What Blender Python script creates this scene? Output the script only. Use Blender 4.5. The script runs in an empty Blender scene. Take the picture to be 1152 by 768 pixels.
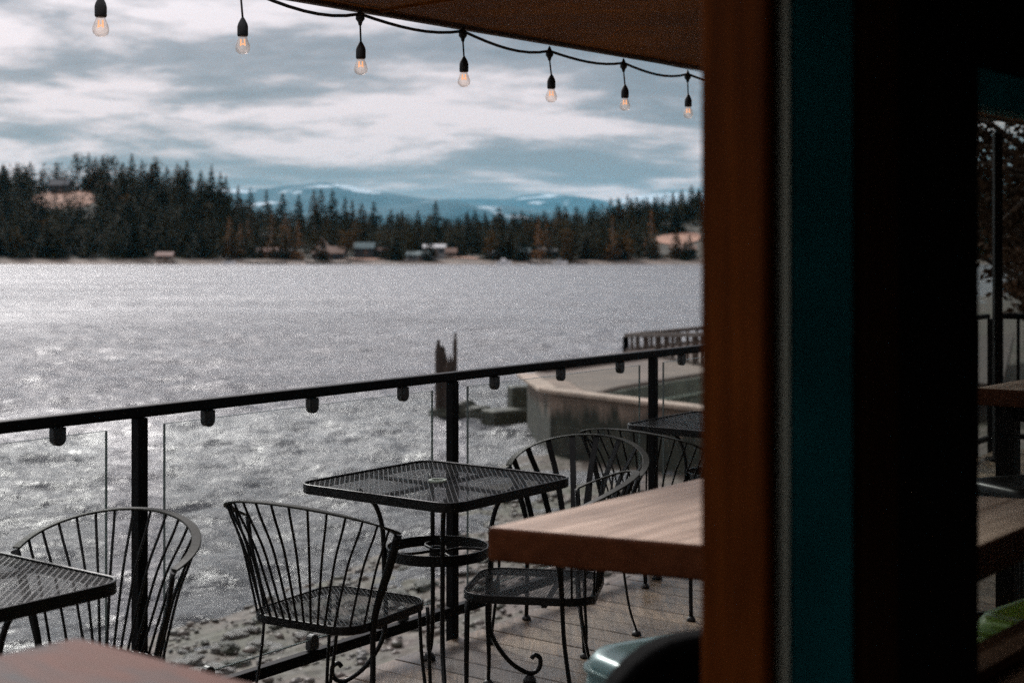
import bpy, bmesh, math, random
from mathutils import Vector, Matrix, noise
random.seed(7)
C = bpy.context.scene.collection
PI = math.pi
EYE = 1.563          # eye height above the deck (deck = z 0)
F = 1600.0           # focal length in pixels of the 1152 px wide frame
HZ = 282.0           # horizon row
WATER = EYE - 4.5    # lake level

# ------------------------------------------------------------------ helpers
def at(x, y, drop):
    """point of a horizontal plane `drop` below the eye seen at pixel x, y"""
    Y = F * drop / (y - HZ)
    return Vector(((x - 576) * Y / F, Y, EYE - drop))
def atY(x, y, Y):
    return Vector(((x - 576) * Y / F, Y, EYE + (HZ - y) * Y / F))

U = Vector((.5973, .8020, 0)); N = Vector((.8020, -.5973, 0)); PB = Vector((-.2416, 5.77, 0))
def L(u, n, z=0):                      # deck frame: u along the railing, n towards the house
    p = PB + U*u + N*n
    return Vector((p.x, p.y, z))
ROT_U = math.atan2(U.y, U.x)
def u_of_px(x):
    k = (x-576)/F
    return (k*PB.y - PB.x)/(U.x - k*U.y)

class MB:
    def __init__(s): s.v = []; s.f = []; s.sm = []
    def add(s, vs, fs, smooth=False):
        o = len(s.v); s.v += [tuple(p) for p in vs]
        for f in fs: s.f.append(tuple(i+o for i in f)); s.sm.append(smooth)
    def box(s, lo, hi, M=None):
        x0,y0,z0 = lo; x1,y1,z1 = hi
        vs = [Vector(p) for p in ((x0,y0,z0),(x1,y0,z0),(x1,y1,z0),(x0,y1,z0),(x0,y0,z1),(x1,y0,z1),(x1,y1,z1),(x0,y1,z1))]
        if M: vs = [M @ p for p in vs]
        s.add(vs, [(3,2,1,0),(4,5,6,7),(0,1,5,4),(1,2,6,5),(2,3,7,6),(3,0,4,7)])
    def bar(s, a, b, w, h, up=Vector((0,0,1))):
        a = Vector(a); b = Vector(b); d = (b-a).normalized()
        side = d.cross(up)
        if side.length < 1e-4: side = d.cross(Vector((0,1,0)))
        side.normalize(); t = side.cross(d).normalized()
        vs = []
        for p in (a, b):
            for i, j in ((-1,-1),(1,-1),(1,1),(-1,1)): vs.append(p + side*(i*w/2) + t*(j*h/2))
        s.add(vs, [(0,3,2,1),(4,5,6,7),(0,1,5,4),(1,2,6,5),(2,3,7,6),(3,0,4,7)])
    def tube(s, pts, r, n=8, flat=1.0, smooth=True, ref=None):
        pts = [Vector(p) for p in pts]; k = len(pts); base = len(s.v)
        rs = r if isinstance(r, (list, tuple)) else [r]*k
        prev = None
        for i, p in enumerate(pts):
            d = (pts[min(i+1,k-1)] - pts[max(i-1,0)]).normalized()
            if ref is not None: a = d.cross(ref)
            elif prev is None: a = d.cross(Vector((0,0,1)) if abs(d.z) < .9 else Vector((0,1,0)))
            else: a = prev - d*prev.dot(d)
            if a.length < 1e-5: a = d.orthogonal()
            a.normalize(); b = d.cross(a); prev = a
            for j in range(n):
                t = 2*PI*j/n
                s.v.append(tuple(p + a*(math.cos(t)*rs[i]) + b*(math.sin(t)*rs[i]*flat)))
        for i in range(k-1):
            for j in range(n):
                s.f.append((base+i*n+j, base+i*n+(j+1)%n, base+(i+1)*n+(j+1)%n, base+(i+1)*n+j)); s.sm.append(smooth)
        s.f.append(tuple(base+j for j in reversed(range(n)))); s.sm.append(False)
        s.f.append(tuple(base+(k-1)*n+j for j in range(n))); s.sm.append(False)
    def ribbon(s, pts, w, h, upv=Vector((0,0,1))):
        """flat strip of width w (horizontal) and thickness h along a path"""
        pts = [Vector(p) for p in pts]; k = len(pts); base = len(s.v)
        for i, p in enumerate(pts):
            d = (pts[min(i+1,k-1)] - pts[max(i-1,0)]).normalized()
            a = d.cross(upv).normalized(); b = a.cross(d).normalized()
            for ii, jj in ((-1,-1),(1,-1),(1,1),(-1,1)): s.v.append(tuple(p + a*(ii*w/2) + b*(jj*h/2)))
        for i in range(k-1):
            for j in range(4):
                s.f.append((base+i*4+j, base+i*4+(j+1)%4, base+(i+1)*4+(j+1)%4, base+(i+1)*4+j)); s.sm.append(False)
        s.f.append((base+3,base+2,base+1,base)); s.sm.append(False)
        s.f.append(tuple(base+(k-1)*4+j for j in range(4))); s.sm.append(False)
    def prism(s, poly, z0, z1, M=None):
        n = len(poly)
        vs = [Vector((p[0],p[1],z0)) for p in poly] + [Vector((p[0],p[1],z1)) for p in poly]
        if M: vs = [M @ p for p in vs]
        s.add(vs, [tuple(reversed(range(n))), tuple(range(n,2*n))] + [(i,(i+1)%n,n+(i+1)%n,n+i) for i in range(n)])
    def ring(s, outer, inner, z0, z1):
        n = len(outer)
        vs = [(p[0],p[1],z0) for p in outer]+[(p[0],p[1],z0) for p in inner]+[(p[0],p[1],z1) for p in outer]+[(p[0],p[1],z1) for p in inner]
        fs = []
        for i in range(n):
            j = (i+1)%n
            fs += [(i,j,2*n+j,2*n+i),(n+j,n+i,3*n+i,3*n+j),(2*n+i,2*n+j,3*n+j,3*n+i),(j,i,n+i,n+j)]
        s.add(vs, fs)
    def lathe(s, prof, n=14, org=(0,0,0), smooth=True):
        o = len(s.v); ox,oy,oz = org
        for r, z in prof:
            for j in range(n):
                t = 2*PI*j/n; s.v.append((ox+r*math.cos(t), oy+r*math.sin(t), oz+z))
        for i in range(len(prof)-1):
            for j in range(n):
                s.f.append((o+i*n+j, o+i*n+(j+1)%n, o+(i+1)*n+(j+1)%n, o+(i+1)*n+j)); s.sm.append(smooth)
    def build(s, name, mat, parent=None, bevel=0, seg=2):
        me = bpy.data.meshes.new(name); me.from_pydata(s.v, [], s.f); me.update()
        me.polygons.foreach_set('use_smooth', s.sm)
        me.materials.append(mat)
        o = bpy.data.objects.new(name, me); C.objects.link(o)
        if parent: o.parent = parent
        if bevel:
            m = o.modifiers.new('bevel','BEVEL'); m.width = bevel; m.segments = seg; m.limit_method = 'ANGLE'; m.angle_limit = .6
        return o

def tag(o, label, cat, group=None, kind=None):
    o['label'] = label; o['category'] = cat
    if group: o['group'] = group
    if kind: o['kind'] = kind
    return o
def thing(name, label, cat, loc=(0,0,0), rz=0, group=None):
    o = bpy.data.objects.new(name, None); C.objects.link(o)
    o.location = loc; o.rotation_euler = (0,0,rz); o.empty_display_size = .1
    return tag(o, label, cat, group)
def structure(o, kind='structure'):
    o['kind'] = kind; return o
def copy_tree(root, loc, rz=0, label=None, scale=None):
    r = root.copy(); C.objects.link(r); r.location = loc; r.rotation_euler = (0,0,rz)
    if scale: r.scale = scale
    if label: r['label'] = label
    for ch in list(root.children):
        c = ch.copy(); C.objects.link(c); c.parent = r
        for g in list(ch.children):
            d = g.copy(); C.objects.link(d); d.parent = c
    return r
def rrect(w, d, r, n=6):
    pts = []
    for cx, cy, a0 in ((w/2-r,d/2-r,0),(-w/2+r,d/2-r,90),(-w/2+r,-d/2+r,180),(w/2-r,-d/2+r,270)):
        for i in range(n+1):
            a = math.radians(a0+90*i/n); pts.append((cx+r*math.cos(a), cy+r*math.sin(a)))
    return pts
def smooth_path(pts, n=6):
    pts = [Vector(p) for p in pts]; out = []
    P = [pts[0]*2-pts[1]] + pts + [pts[-1]*2-pts[-2]]
    for i in range(1, len(P)-2):
        a,b,c,d = P[i-1],P[i],P[i+1],P[i+2]
        for k in range(n):
            t = k/n
            out.append(.5*((2*b)+(c-a)*t+(2*a-5*b+4*c-d)*t*t+(3*b-a-3*c+d)*t**3))
    out.append(pts[-1]); return out

# ------------------------------------------------------------------ materials
class NT:
    def __init__(s, name):
        s.m = bpy.data.materials.new(name); s.m.use_nodes = True; s.t = s.m.node_tree
        s.p = s.t.nodes['Principled BSDF']; s.out = s.t.nodes['Material Output']
    def n(s, typ, **kw):
        o = s.t.nodes.new(typ)
        for k, v in kw.items(): setattr(o, k, v)
        return o
    def l(s, a, b): s.t.links.new(a, b)
    def coords(s, scale=(1,1,1), kind='Object'):
        c = s.n('ShaderNodeTexCoord'); m = s.n('ShaderNodeMapping'); m.inputs['Scale'].default_value = scale
        s.l(c.outputs[kind], m.inputs['Vector']); return m.outputs['Vector']
    def noise(s, vec, scale, detail=5, rough=.55, dist=0):
        o = s.n('ShaderNodeTexNoise'); o.inputs['Scale'].default_value = scale; o.inputs['Detail'].default_value = detail
        o.inputs['Roughness'].default_value = rough; o.inputs['Distortion'].default_value = dist
        s.l(vec, o.inputs['Vector']); return o.outputs['Fac']
    def ramp(s, fac, stops):
        o = s.n('ShaderNodeValToRGB'); e = o.color_ramp.elements
        while len(e) < len(stops): e.new(.5)
        for i, (p, c) in enumerate(stops): e[i].position = p; e[i].color = (*c, 1) if len(c) == 3 else c
        s.l(fac, o.inputs['Fac']); return o.outputs['Color']
    def mix(s, fac, a, b, typ='MIX'):
        o = s.n('ShaderNodeMix', data_type='RGBA', blend_type=typ)
        for sock, v in ((o.inputs[0], fac),(o.inputs[6], a),(o.inputs[7], b)):
            if isinstance(v, (int,float)): sock.default_value = v
            elif isinstance(v, tuple): sock.default_value = (*v, 1)
            else: s.l(v, sock)
        return o.outputs[2]
    def math(s, op, a, b=None, c=None):
        o = s.n('ShaderNodeMath', operation=op)
        for i, v in enumerate((a,b,c)):
            if v is None: continue
            if isinstance(v, (int,float)): o.inputs[i].default_value = v
            else: s.l(v, o.inputs[i])
        return o.outputs[0]
    def bump(s, h, strength=.3, dist=.01, normal=None):
        o = s.n('ShaderNodeBump'); o.inputs['Strength'].default_value = strength; o.inputs['Distance'].default_value = dist
        s.l(h, o.inputs['Height'])
        if normal is not None: s.l(normal, o.inputs['Normal'])
        return o.outputs['Normal']
    def set(s, **kw):
        for k, v in kw.items():
            sock = s.p.inputs[k.replace('_',' ')]
            if isinstance(v, (int,float)): sock.default_value = v
            elif isinstance(v, tuple): sock.default_value = (*v, 1) if sock.type == 'RGBA' else v
            else: s.l(v, sock)
        return s

def simple(name, col, rough=.6, metal=0, vary=.25, scale=12, bump=.15, bd=.002, spec=.5):
    t = NT(name); v = t.coords()
    f = t.noise(v, scale, 6, .6)
    dark = tuple(c*(1-vary) for c in col); light = tuple(min(1,c*(1+vary)) for c in col)
    col_o = t.ramp(f, [(.3,dark),(.7,light)])
    t.set(Base_Color=col_o, Metallic=metal, Specular_IOR_Level=spec)
    r = t.math('MULTIPLY_ADD', f, .25, rough-.12); t.set(Roughness=r)
    if bump: t.set(Normal=t.bump(t.noise(v, scale*6, 4), bump, bd))
    return t.m

M = {}
M['black_metal'] = simple('black_painted_metal', (.003,.0031,.003), .5, 0, .35, 30, .1, .001, .08)
M['iron'] = simple('wrought_iron', (.0036,.0039,.0035), .38, 0, .4, 40, .2, .001, .22)
M['rim_iron'] = simple('worn_iron', (.02,.021,.016), .6, 0, .5, 25, .15, .001, .12)
M['pale_metal'] = simple('aluminium_bead', (.34,.39,.32), .45, .5, .15, 8, .05)
M['rubber'] = simple('black_rubber', (.01,.01,.01), .6)
M['clamp'] = simple('clamp_metal', (.018,.02,.019), .4, .3, .3, 30, .05)

def wood(name, c0, c1, rough=.5, axis=(1,12,12), scale=3, bump=.2, island=False, wet=False, spec=.5):
    t = NT(name); v = t.coords(axis)
    g = t.noise(v, scale, 8, .62, .6)
    v2 = t.coords((1,1,1)); big = t.noise(v2, 1.6, 4)
    col = t.ramp(g, [(.28,c0),(.52,tuple((a+b)/2 for a,b in zip(c0,c1))),(.74,c1)])
    if island:
        geo = t.n('ShaderNodeNewGeometry')
        k = t.math('MULTIPLY_ADD', geo.outputs['Random Per Island'], .85, .5)
        kk = t.n('ShaderNodeCombineColor'); [t.l(k, kk.inputs[i]) for i in range(3)]
        col = t.mix(1.0, col, kk.outputs[0], 'MULTIPLY')
    stain = t.ramp(big, [(.35,(.5,.48,.46)),(.58,(1,1,1))])
    col = t.mix(.8, col, stain, 'MULTIPLY')
    t.set(Base_Color=col, Specular_IOR_Level=spec)
    if wet: t.set(Roughness=t.ramp(t.noise(v2, 2.2, 5, .6), [(.38,(.28,)*3),(.62,(.62,)*3)]))
    else: t.set(Roughness=t.math('MULTIPLY_ADD', g, .3, rough-.15))
    t.set(Normal=t.bump(g, bump, .004))
    return t.m
M['deck'] = wood('weathered_deck_wood', (.058,.038,.021), (.225,.155,.096), .6, (12,1.2,12), 3, .45, True, True)
M['deck_beam'] = wood('deck_beam_wood', (.03,.022,.016), (.085,.058,.04), .7)
M['slab'] = wood('pine_slab', (.24,.10,.055), (.52,.28,.18), .34, (1.2,14,14), 2.2, .10, spec=.8)
M['jamb'] = wood('orange_fir', (.032,.007,.0009), (.175,.046,.006), .6, (14,14,.6), 2.2, .15, spec=.04)
M['soffit'] = wood('soffit_plywood', (.19,.056,.006), (.36,.118,.013), .6, (2,9,9), 1.4, .1, spec=.05)
M['fascia'] = wood('dark_fascia', (.06,.03,.015), (.12,.06,.03), .6)
M['dark_wood'] = wood('dark_frame_wood', (.014,.006,.002), (.036,.014,.005), .6, (12,12,.7), 2, spec=.06)
M['teal'] = simple('teal_paint', (.007,.105,.115), .6, 0, .25, 6, .1, .002, .06)
M['void'] = simple('black_panel', (.002,.0018,.0016), .8, 0, .2, 12, .1, .002, .1)
M['interior'] = simple('interior_wall', (.04,.03,.024), .8, 0, .2, 4)
M['ceil'] = simple('interior_ceiling', (.05,.032,.02), .8)

M['slab_edge'] = wood('varnished_slab_edge', (.05,.014,.004), (.11,.034,.011), .5, (1.2,14,14), 2.2, .12, spec=.1)
M['slab'] = wood('weathered_slab_top', (.25,.165,.115), (.66,.49,.38), .45, (1.2,14,14), 2.0, .10, spec=.5)
def worn_top():
    t = NT('worn_red_paint'); v = t.coords((1,3,1))
    g = t.noise(v, 5.2, 7, .55, .4); f = t.noise(t.coords((3,14,3)), 5, 6, .6)
    col = t.ramp(g, [(.38,(.075,.085,.09)),(.45,(.115,.072,.062)),(.56,(.15,.066,.048)),(.75,(.135,.075,.056))])
    col = t.mix(.35, col, t.ramp(f, [(.3,(.45,.42,.4)),(.7,(1,1,1))]), 'MULTIPLY')
    t.set(Base_Color=col, Roughness=.72, Specular_IOR_Level=.15, Normal=t.bump(f, .1, .003)); return t.m
M['worn_red'] = worn_top()
def lacquer(name, col):
    t = NT(name); v = t.coords()
    f = t.noise(v, 9, 6, .65)
    t.set(Base_Color=t.ramp(f, [(.3,tuple(c*.7 for c in col)),(.75,col)]), Metallic=.3, Roughness=t.ramp(f, [(.3,(.36,)*3),(.8,(.52,)*3)]),
          Coat_Weight=.4, Coat_Roughness=.15); return t.m
M['teal_metal'] = lacquer('teal_stool_metal', (.085,.16,.152))
M['green_metal'] = lacquer('green_stool_metal', (.13,.24,.012))
M['black_vinyl'] = simple('black_vinyl', (.003,.003,.003), .85, 0, .25, 12, .15, .002, .05)

def glass(name, tint=(.93,.97,.95), refl=1.0):
    t = NT(name); t.t.nodes.remove(t.p)
    tr = t.n('ShaderNodeBsdfTransparent'); tr.inputs[0].default_value = (*tint,1)
    gl = t.n('ShaderNodeBsdfGlossy'); gl.inputs['Roughness'].default_value = .02
    fr = t.n('ShaderNodeFresnel'); fr.inputs[0].default_value = 1.45
    mx = t.n('ShaderNodeMixShader'); g_ = t.n('ShaderNodeNewGeometry'); t.l(t.math('MULTIPLY', t.math('MULTIPLY', fr.outputs[0], refl), t.math('SUBTRACT', 1, g_.outputs['Backfacing'])), mx.inputs[0])
    t.l(tr.outputs[0], mx.inputs[1]); t.l(gl.outputs[0], mx.inputs[2]); t.l(mx.outputs[0], t.out.inputs[0])
    return t.m
M['glass'] = glass('railing_glass', (.96,.975,.965), .5)
M['window_glass'] = glass('window_glass', (.76,.79,.77), 1.2)
def bulb_glass():
    t = NT('bulb_glass'); m1 = glass('bulb_clear_glass', (.95,.90,.87), 2.0)
    t = NT('bulb_glass'); t.t.nodes.remove(t.p)
    tr = t.n('ShaderNodeBsdfTransparent'); tr.inputs[0].default_value = (.96,.90,.86,1)
    tl = t.n('ShaderNodeBsdfTranslucent'); tl.inputs[0].default_value = (.85,.78,.74,1)
    gl = t.n('ShaderNodeBsdfGlossy'); gl.inputs['Roughness'].default_value = .05
    a = t.n('ShaderNodeMixShader'); a.inputs[0].default_value = .14; t.l(tr.outputs[0], a.inputs[1]); t.l(tl.outputs[0], a.inputs[2])
    lw = t.n('ShaderNodeLayerWeight'); lw.inputs[0].default_value = .35
    b = t.n('ShaderNodeMixShader'); t.l(t.math('MULTIPLY', lw.outputs['Facing'], .55), b.inputs[0]); t.l(a.outputs[0], b.inputs[1]); t.l(gl.outputs[0], b.inputs[2])
    t.l(b.outputs[0], t.out.inputs[0]); bpy.data.materials.remove(m1); return t.m
M['bulb_glass'] = bulb_glass()
M['glass_edge'] = simple('glass_edge', (.09,.12,.11), .2, 0, .1, 5, 0)
def emit(name, col, s):
    t = NT(name); t.set(Base_Color=(0,0,0), Emission_Color=col, Emission_Strength=s); return t.m
M['filament'] = emit('glowing_filament', (1,.46,.2), .6)

def concrete():
    t = NT('stained_concrete'); v = t.coords()
    base = t.ramp(t.noise(v, 1.2, 7, .6), [(.3,(.13,.094,.07)),(.7,(.25,.185,.142))])
    vs = t.coords((3,3,.5)); streak = t.noise(vs, 1.6, 6, .65)
    geo = t.n('ShaderNodeNewGeometry'); sx = t.n('ShaderNodeSeparateXYZ'); t.l(geo.outputs['Position'], sx.inputs[0])
    hgt = t.math('MULTIPLY_ADD', streak, 1.5, sx.outputs['Z'])        # algae: a tide line with a ragged edge
    alg = t.ramp(t.math('SUBTRACT', hgt, WATER), [(.0,(1,1,1)),(.0,(1,1,1))])
    k = t.n('ShaderNodeMapRange'); k.inputs[1].default_value = WATER+1.98; k.inputs[2].default_value = WATER+1.62
    k.inputs[3].default_value = 0; k.inputs[4].default_value = 1; t.l(hgt, k.inputs[0])
    algc = t.ramp(t.noise(v, 2.5, 6), [(.3,(.006,.008,.005)),(.7,(.034,.036,.023))])
    t.set(Base_Color=t.mix(k.outputs[0], base, algc), Roughness=.85, Normal=t.bump(streak, .4, .05)); return t.m
M['concrete'] = concrete()
M['terrace'] = simple('weathered_terrace', (.12,.095,.075), .9, 0, .45, .7, .4, .03)
M['coping'] = simple('pale_coping', (.30,.235,.185), .85, 0, .3, 2, .3, .03)
M['green_wall'] = simple('algae_wall', (.085,.095,.072), .85, 0, .4, 1.5, .4, .03)
M['rust_wall'] = simple('reddish_brick', (.05,.03,.022), .85, 0, .35, 3, .4, .03)
M['old_timber'] = wood('old_piling_timber', (.012,.009,.006), (.07,.048,.034), .85, (8,8,.6), 2, .8)

def shore_mat():
    t = NT('shore_gravel'); v = t.coords()
    vo = t.n('ShaderNodeTexVoronoi'); vo.inputs['Scale'].default_value = 5; t.l(v, vo.inputs['Vector'])
    vo2 = t.n('ShaderNodeTexVoronoi'); vo2.inputs['Scale'].default_value = 13; t.l(v, vo2.inputs['Vector'])
    stones = t.ramp(vo.outputs['Color'], [(.1,(.022,.017,.013)),(.35,(.07,.048,.036)),(.6,(.042,.036,.024)),(.85,(.12,.088,.068))])
    fine = t.ramp(vo2.outputs['Color'], [(.1,(.022,.017,.013)),(.5,(.07,.05,.038)),(.9,(.12,.092,.074))])
    col = t.mix(t.noise(v, 1.2, 4), stones, fine)
    moss = t.ramp(t.noise(v, .55, 7, .65), [(.46,(0,0,0)),(.58,(1,1,1))])
    mossc = t.ramp(t.noise(v, 6, 4), [(.3,(.016,.018,.008)),(.7,(.06,.062,.03))])
    col = t.mix(t.math('MULTIPLY', moss, .8), col, mossc)
    t.set(Base_Color=col, Roughness=.75, Normal=t.bump(vo.outputs['Distance'], .6, .08)); return t.m
M['shore'] = shore_mat()
def pebble():
    t = NT('pebbles'); geo = t.n('ShaderNodeNewGeometry')
    t.set(Base_Color=t.ramp(geo.outputs['Random Per Island'], [(.0,(.014,.013,.009)),(.35,(.038,.028,.021)),(.6,(.075,.052,.039)),(.8,(.028,.03,.016)),(1,(.12,.095,.078))]), Roughness=.55); return t.m
M['pebble'] = pebble()
M['rock'] = simple('wet_rock', (.042,.036,.028), .45, 0, .6, 3, .5, .05)
M['mossy_rock'] = simple('mossy_rock', (.026,.028,.016), .6, 0, .6, 4, .5, .05)

def water():
    t = NT('lake_water')
    a = t.noise(t.coords((.55,1,1)), .30, 3, .5, .3)
    b = t.noise(t.coords((.75,1.1,1)), 1.3, 6, .62, .6)
    c = t.noise(t.coords((1,1.4,1)), 8.0, 5, .62)
    h = t.math('ADD', t.math('MULTIPLY', a, .2), t.math('ADD', t.math('MULTIPLY', b, .42), t.math('MULTIPLY', c, .15)))
    lane = t.ramp(t.noise(t.coords((.02,.07,1)), 1.0, 4, .55), [(.36,(.45,)*3),(.62,(1.25,)*3)])     # wind lanes: calmer and rougher streaks
    nrm = t.bump(t.math('MULTIPLY', h, lane), 1.0, .85)
    wind = t.noise(t.coords((.012,.05,1)), 1.0, 5, .6)
    t.set(Base_Color=(.122,.125,.131), Roughness=t.ramp(wind, [(.35,(.22,)*3),(.65,(.34,)*3)]), IOR=1.333, Normal=nrm, Specular_IOR_Level=.65)
    return t.m
M['water'] = water()
def foam():
    t = NT('shore_foam'); v = t.coords((1,1,1))
    return t.m

def far_land():
    t = NT('far_shore_ground'); v = t.coords()
    geo = t.n('ShaderNodeNewGeometry'); sx = t.n('ShaderNodeSeparateXYZ'); t.l(geo.outputs['Position'], sx.inputs[0])
    n1 = t.noise(v, .03, 6, .6); n2 = t.noise(v, .15, 5, .6)
    grass = t.ramp(n2, [(.3,(.018,.02,.010)),(.55,(.035,.03,.017)),(.75,(.085,.06,.038))])
    beach = t.ramp(n2, [(.3,(.075,.058,.044)),(.7,(.17,.125,.095))])
    k = t.n('ShaderNodeMapRange'); k.inputs[1].default_value = WATER+1.0; k.inputs[2].default_value = WATER+2.2
    t.l(t.math('MULTIPLY_ADD', n1, 1.2, t.math('SUBTRACT', sx.outputs['Z'], .6)), k.inputs[0])
    t.set(Base_Color=t.mix(k.outputs[0], beach, grass), Roughness=.9); return t.m
M['far_land'] = far_land()
M['bare_soil'] = simple('bare_soil', (.30,.165,.11), .9, 0, .35, .25, 0)
def mountain():
    t = NT('mountain_forest_and_snow'); v = t.coords()
    f = t.ramp(t.noise(v, .0013, 8, .6), [(.3,(.004,.016,.024)),(.7,(.012,.035,.046))])
    geo = t.n('ShaderNodeNewGeometry'); sx = t.n('ShaderNodeSeparateXYZ'); t.l(geo.outputs['Position'], sx.inputs[0])
    s = t.noise(t.coords((.7,.7,2.2)), .001, 7, .62)
    hz = t.math('MULTIPLY', sx.outputs['Z'], .00016)
    k = t.ramp(t.math('ADD', s, hz), [(.66,(0,0,0)),(.69,(.9,.9,.9))])
    t.set(Base_Color=t.mix(k, f, (.55,.6,.64)), Roughness=.95); return t.m
M['mountain'] = mountain()

def foliage(name, stops):
    t = NT(name); oi = t.n('ShaderNodeObjectInfo')
    geo = t.n('ShaderNodeNewGeometry')
    r = t.math('ADD', t.math('MULTIPLY', oi.outputs['Random'], .75), t.math('MULTIPLY', geo.outputs['Random Per Island'], .25))
    col = t.ramp(r, stops)
    t.set(Base_Color=col, Roughness=.8, Specular_IOR_Level=.04); return t.m
M['conifer'] = foliage('conifer_needles', [(.05,(.009,.0105,.003)),(.4,(.019,.0175,.0045)),(.66,(.030,.023,.006)),(.9,(.075,.040,.012))])
M['larch'] = foliage('larch_needles', [(.1,(.08,.042,.013)),(.5,(.15,.07,.022)),(.9,(.20,.09,.032))])
M['redleaf'] = foliage('russet_leaves', [(.1,(.03,.018,.010)),(.5,(.05,.028,.016)),(.9,(.08,.042,.024))])
M['bark'] = simple('bark', (.06,.04,.028), .9, 0, .3, 4, .3, .02)
M['pale_bark'] = simple('pale_bark', (.25,.19,.15), .9, 0, .3, 4, .3, .02)
for nm, c in dict(roof_tan=(.20,.125,.09), roof_grey=(.10,.105,.11), roof_teal=(.07,.115,.12), roof_white=(.40,.40,.40), roof_red=(.15,.065,.045),
                  wall_cream=(.27,.22,.18), wall_brown=(.10,.06,.04), wall_grey=(.18,.18,.18), wall_dark=(.03,.03,.03), window_dark=(.02,.025,.03),
                  boat_white=(.7,.7,.7)).items():
    M[nm] = simple(nm, c, .7, 0, .2, 1.5, 0)

# ------------------------------------------------------------------ sky, sun
SUN_EL, SUN_AZ = math.radians(35), math.radians(-29)     # az measured from +Y towards +X
w = bpy.data.worlds.new('World'); bpy.context.scene.world = w; w.use_nodes = True
t = w.node_tree; N_ = t.nodes; bg = N_['Background']
sky = N_.new('ShaderNodeTexSky'); sky.sky_type = 'NISHITA'; sky.sun_disc = False
sky.sun_elevation = SUN_EL; sky.sun_rotation = SUN_AZ
def wn(typ, **kw):
    o = N_.new(typ)
    for k, v in kw.items(): setattr(o, k, v)
    return o
def wmath(op, a, b=None, c=None):
    o = wn('ShaderNodeMath', operation=op)
    for i, v in enumerate((a,b,c)):
        if v is None: continue
        if isinstance(v, (int,float)): o.inputs[i].default_value = v
        else: t.links.new(v, o.inputs[i])
    return o.outputs[0]
tc = wn('ShaderNodeTexCoord'); sep = wn('ShaderNodeSeparateXYZ'); t.links.new(tc.outputs['Generated'], sep.inputs[0])
zz = wmath('ADD', wmath('MAXIMUM', sep.outputs['Z'], 0), .115)
comb = wn('ShaderNodeCombineXYZ')
t.links.new(wmath('DIVIDE', sep.outputs['X'], zz), comb.inputs[0]); t.links.new(wmath('DIVIDE', sep.outputs['Y'], zz), comb.inputs[1])
def wnoise(scale, off, detail, rough, dist=0, sc=(1,1,1)):
    mp = wn('ShaderNodeMapping'); mp.inputs['Location'].default_value = off; mp.inputs['Scale'].default_value = sc
    t.links.new(comb.outputs[0], mp.inputs['Vector'])
    o = wn('ShaderNodeTexNoise'); o.inputs['Scale'].default_value = scale; o.inputs['Detail'].default_value = detail
    o.inputs['Roughness'].default_value = rough; o.inputs['Distortion'].default_value = dist
    t.links.new(mp.outputs[0], o.inputs['Vector']); return o.outputs['Fac']
def wramp(fac, stops):
    o = wn('ShaderNodeValToRGB'); e = o.color_ramp.elements
    while len(e) < len(stops): e.new(.5)
    for i, (p, c) in enumerate(stops): e[i].position = p; e[i].color = (*c, 1)
    t.links.new(fac, o.inputs['Fac']); return o.outputs['Color']
n_big = wnoise(1.05, (3.7, 2.3, 0), 9, .6, .3, (.85,1.0,1)); n_small = wnoise(4.2, (0,5.2,2), 7, .6, .2)
cl = wmath('ADD', wmath('MULTIPLY', n_big, .82), wmath('MULTIPLY', n_small, .18))
# colours in units of ten (background strength 0.1)
ccol = wramp(cl, [(.42,(.086,.088,.098)),(.482,(.128,.126,.137)),(.510,(.20,.188,.197)),(.562,(.322,.296,.305))])
mul = wn('ShaderNodeVectorMath', operation='SCALE'); t.links.new(ccol, mul.inputs[0]); t.links.new(wmath('MULTIPLY_ADD', wmath('MAXIMUM', sep.outputs['Z'], 0), 16, 9), mul.inputs['Scale'])
cover = wmath('MULTIPLY', wmath('MAXIMUM', sep.outputs['Z'], -1), 0)
mixw = wn('ShaderNodeMix', data_type='RGBA'); mixw.inputs[0].default_value = .96
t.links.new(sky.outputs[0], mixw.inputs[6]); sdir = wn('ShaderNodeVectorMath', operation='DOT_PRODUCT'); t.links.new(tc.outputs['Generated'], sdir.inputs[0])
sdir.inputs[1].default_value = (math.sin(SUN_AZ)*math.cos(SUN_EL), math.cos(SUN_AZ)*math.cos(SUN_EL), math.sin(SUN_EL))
warm = wn('ShaderNodeMix', data_type='RGBA', blend_type='MIX'); t.links.new(wmath('MULTIPLY', wmath('MAXIMUM', sep.outputs['Z'], 0), 4.5), warm.inputs[0])
warm.inputs[6].default_value = (1.22,1.0,.93,1); warm.inputs[7].default_value = (1,1,1,1)
wm = wn('ShaderNodeVectorMath', operation='MULTIPLY'); t.links.new(mul.outputs[0], wm.inputs[0]); t.links.new(warm.outputs[2], wm.inputs[1])
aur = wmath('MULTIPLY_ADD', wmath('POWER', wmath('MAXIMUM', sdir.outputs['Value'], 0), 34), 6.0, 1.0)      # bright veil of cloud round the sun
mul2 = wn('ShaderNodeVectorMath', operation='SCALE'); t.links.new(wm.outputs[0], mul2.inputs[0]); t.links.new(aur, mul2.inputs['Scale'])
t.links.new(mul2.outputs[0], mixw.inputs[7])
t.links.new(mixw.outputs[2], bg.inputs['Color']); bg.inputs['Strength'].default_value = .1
sun = bpy.data.lights.new('sun', 'SUN'); sun.energy = 1.3; sun.angle = math.radians(10); sun.color = (1,.965,.93)
so = bpy.data.objects.new('sun', sun); C.objects.link(so)
d = Vector((math.sin(SUN_AZ)*math.cos(SUN_EL), math.cos(SUN_AZ)*math.cos(SUN_EL), math.sin(SUN_EL)))
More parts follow.
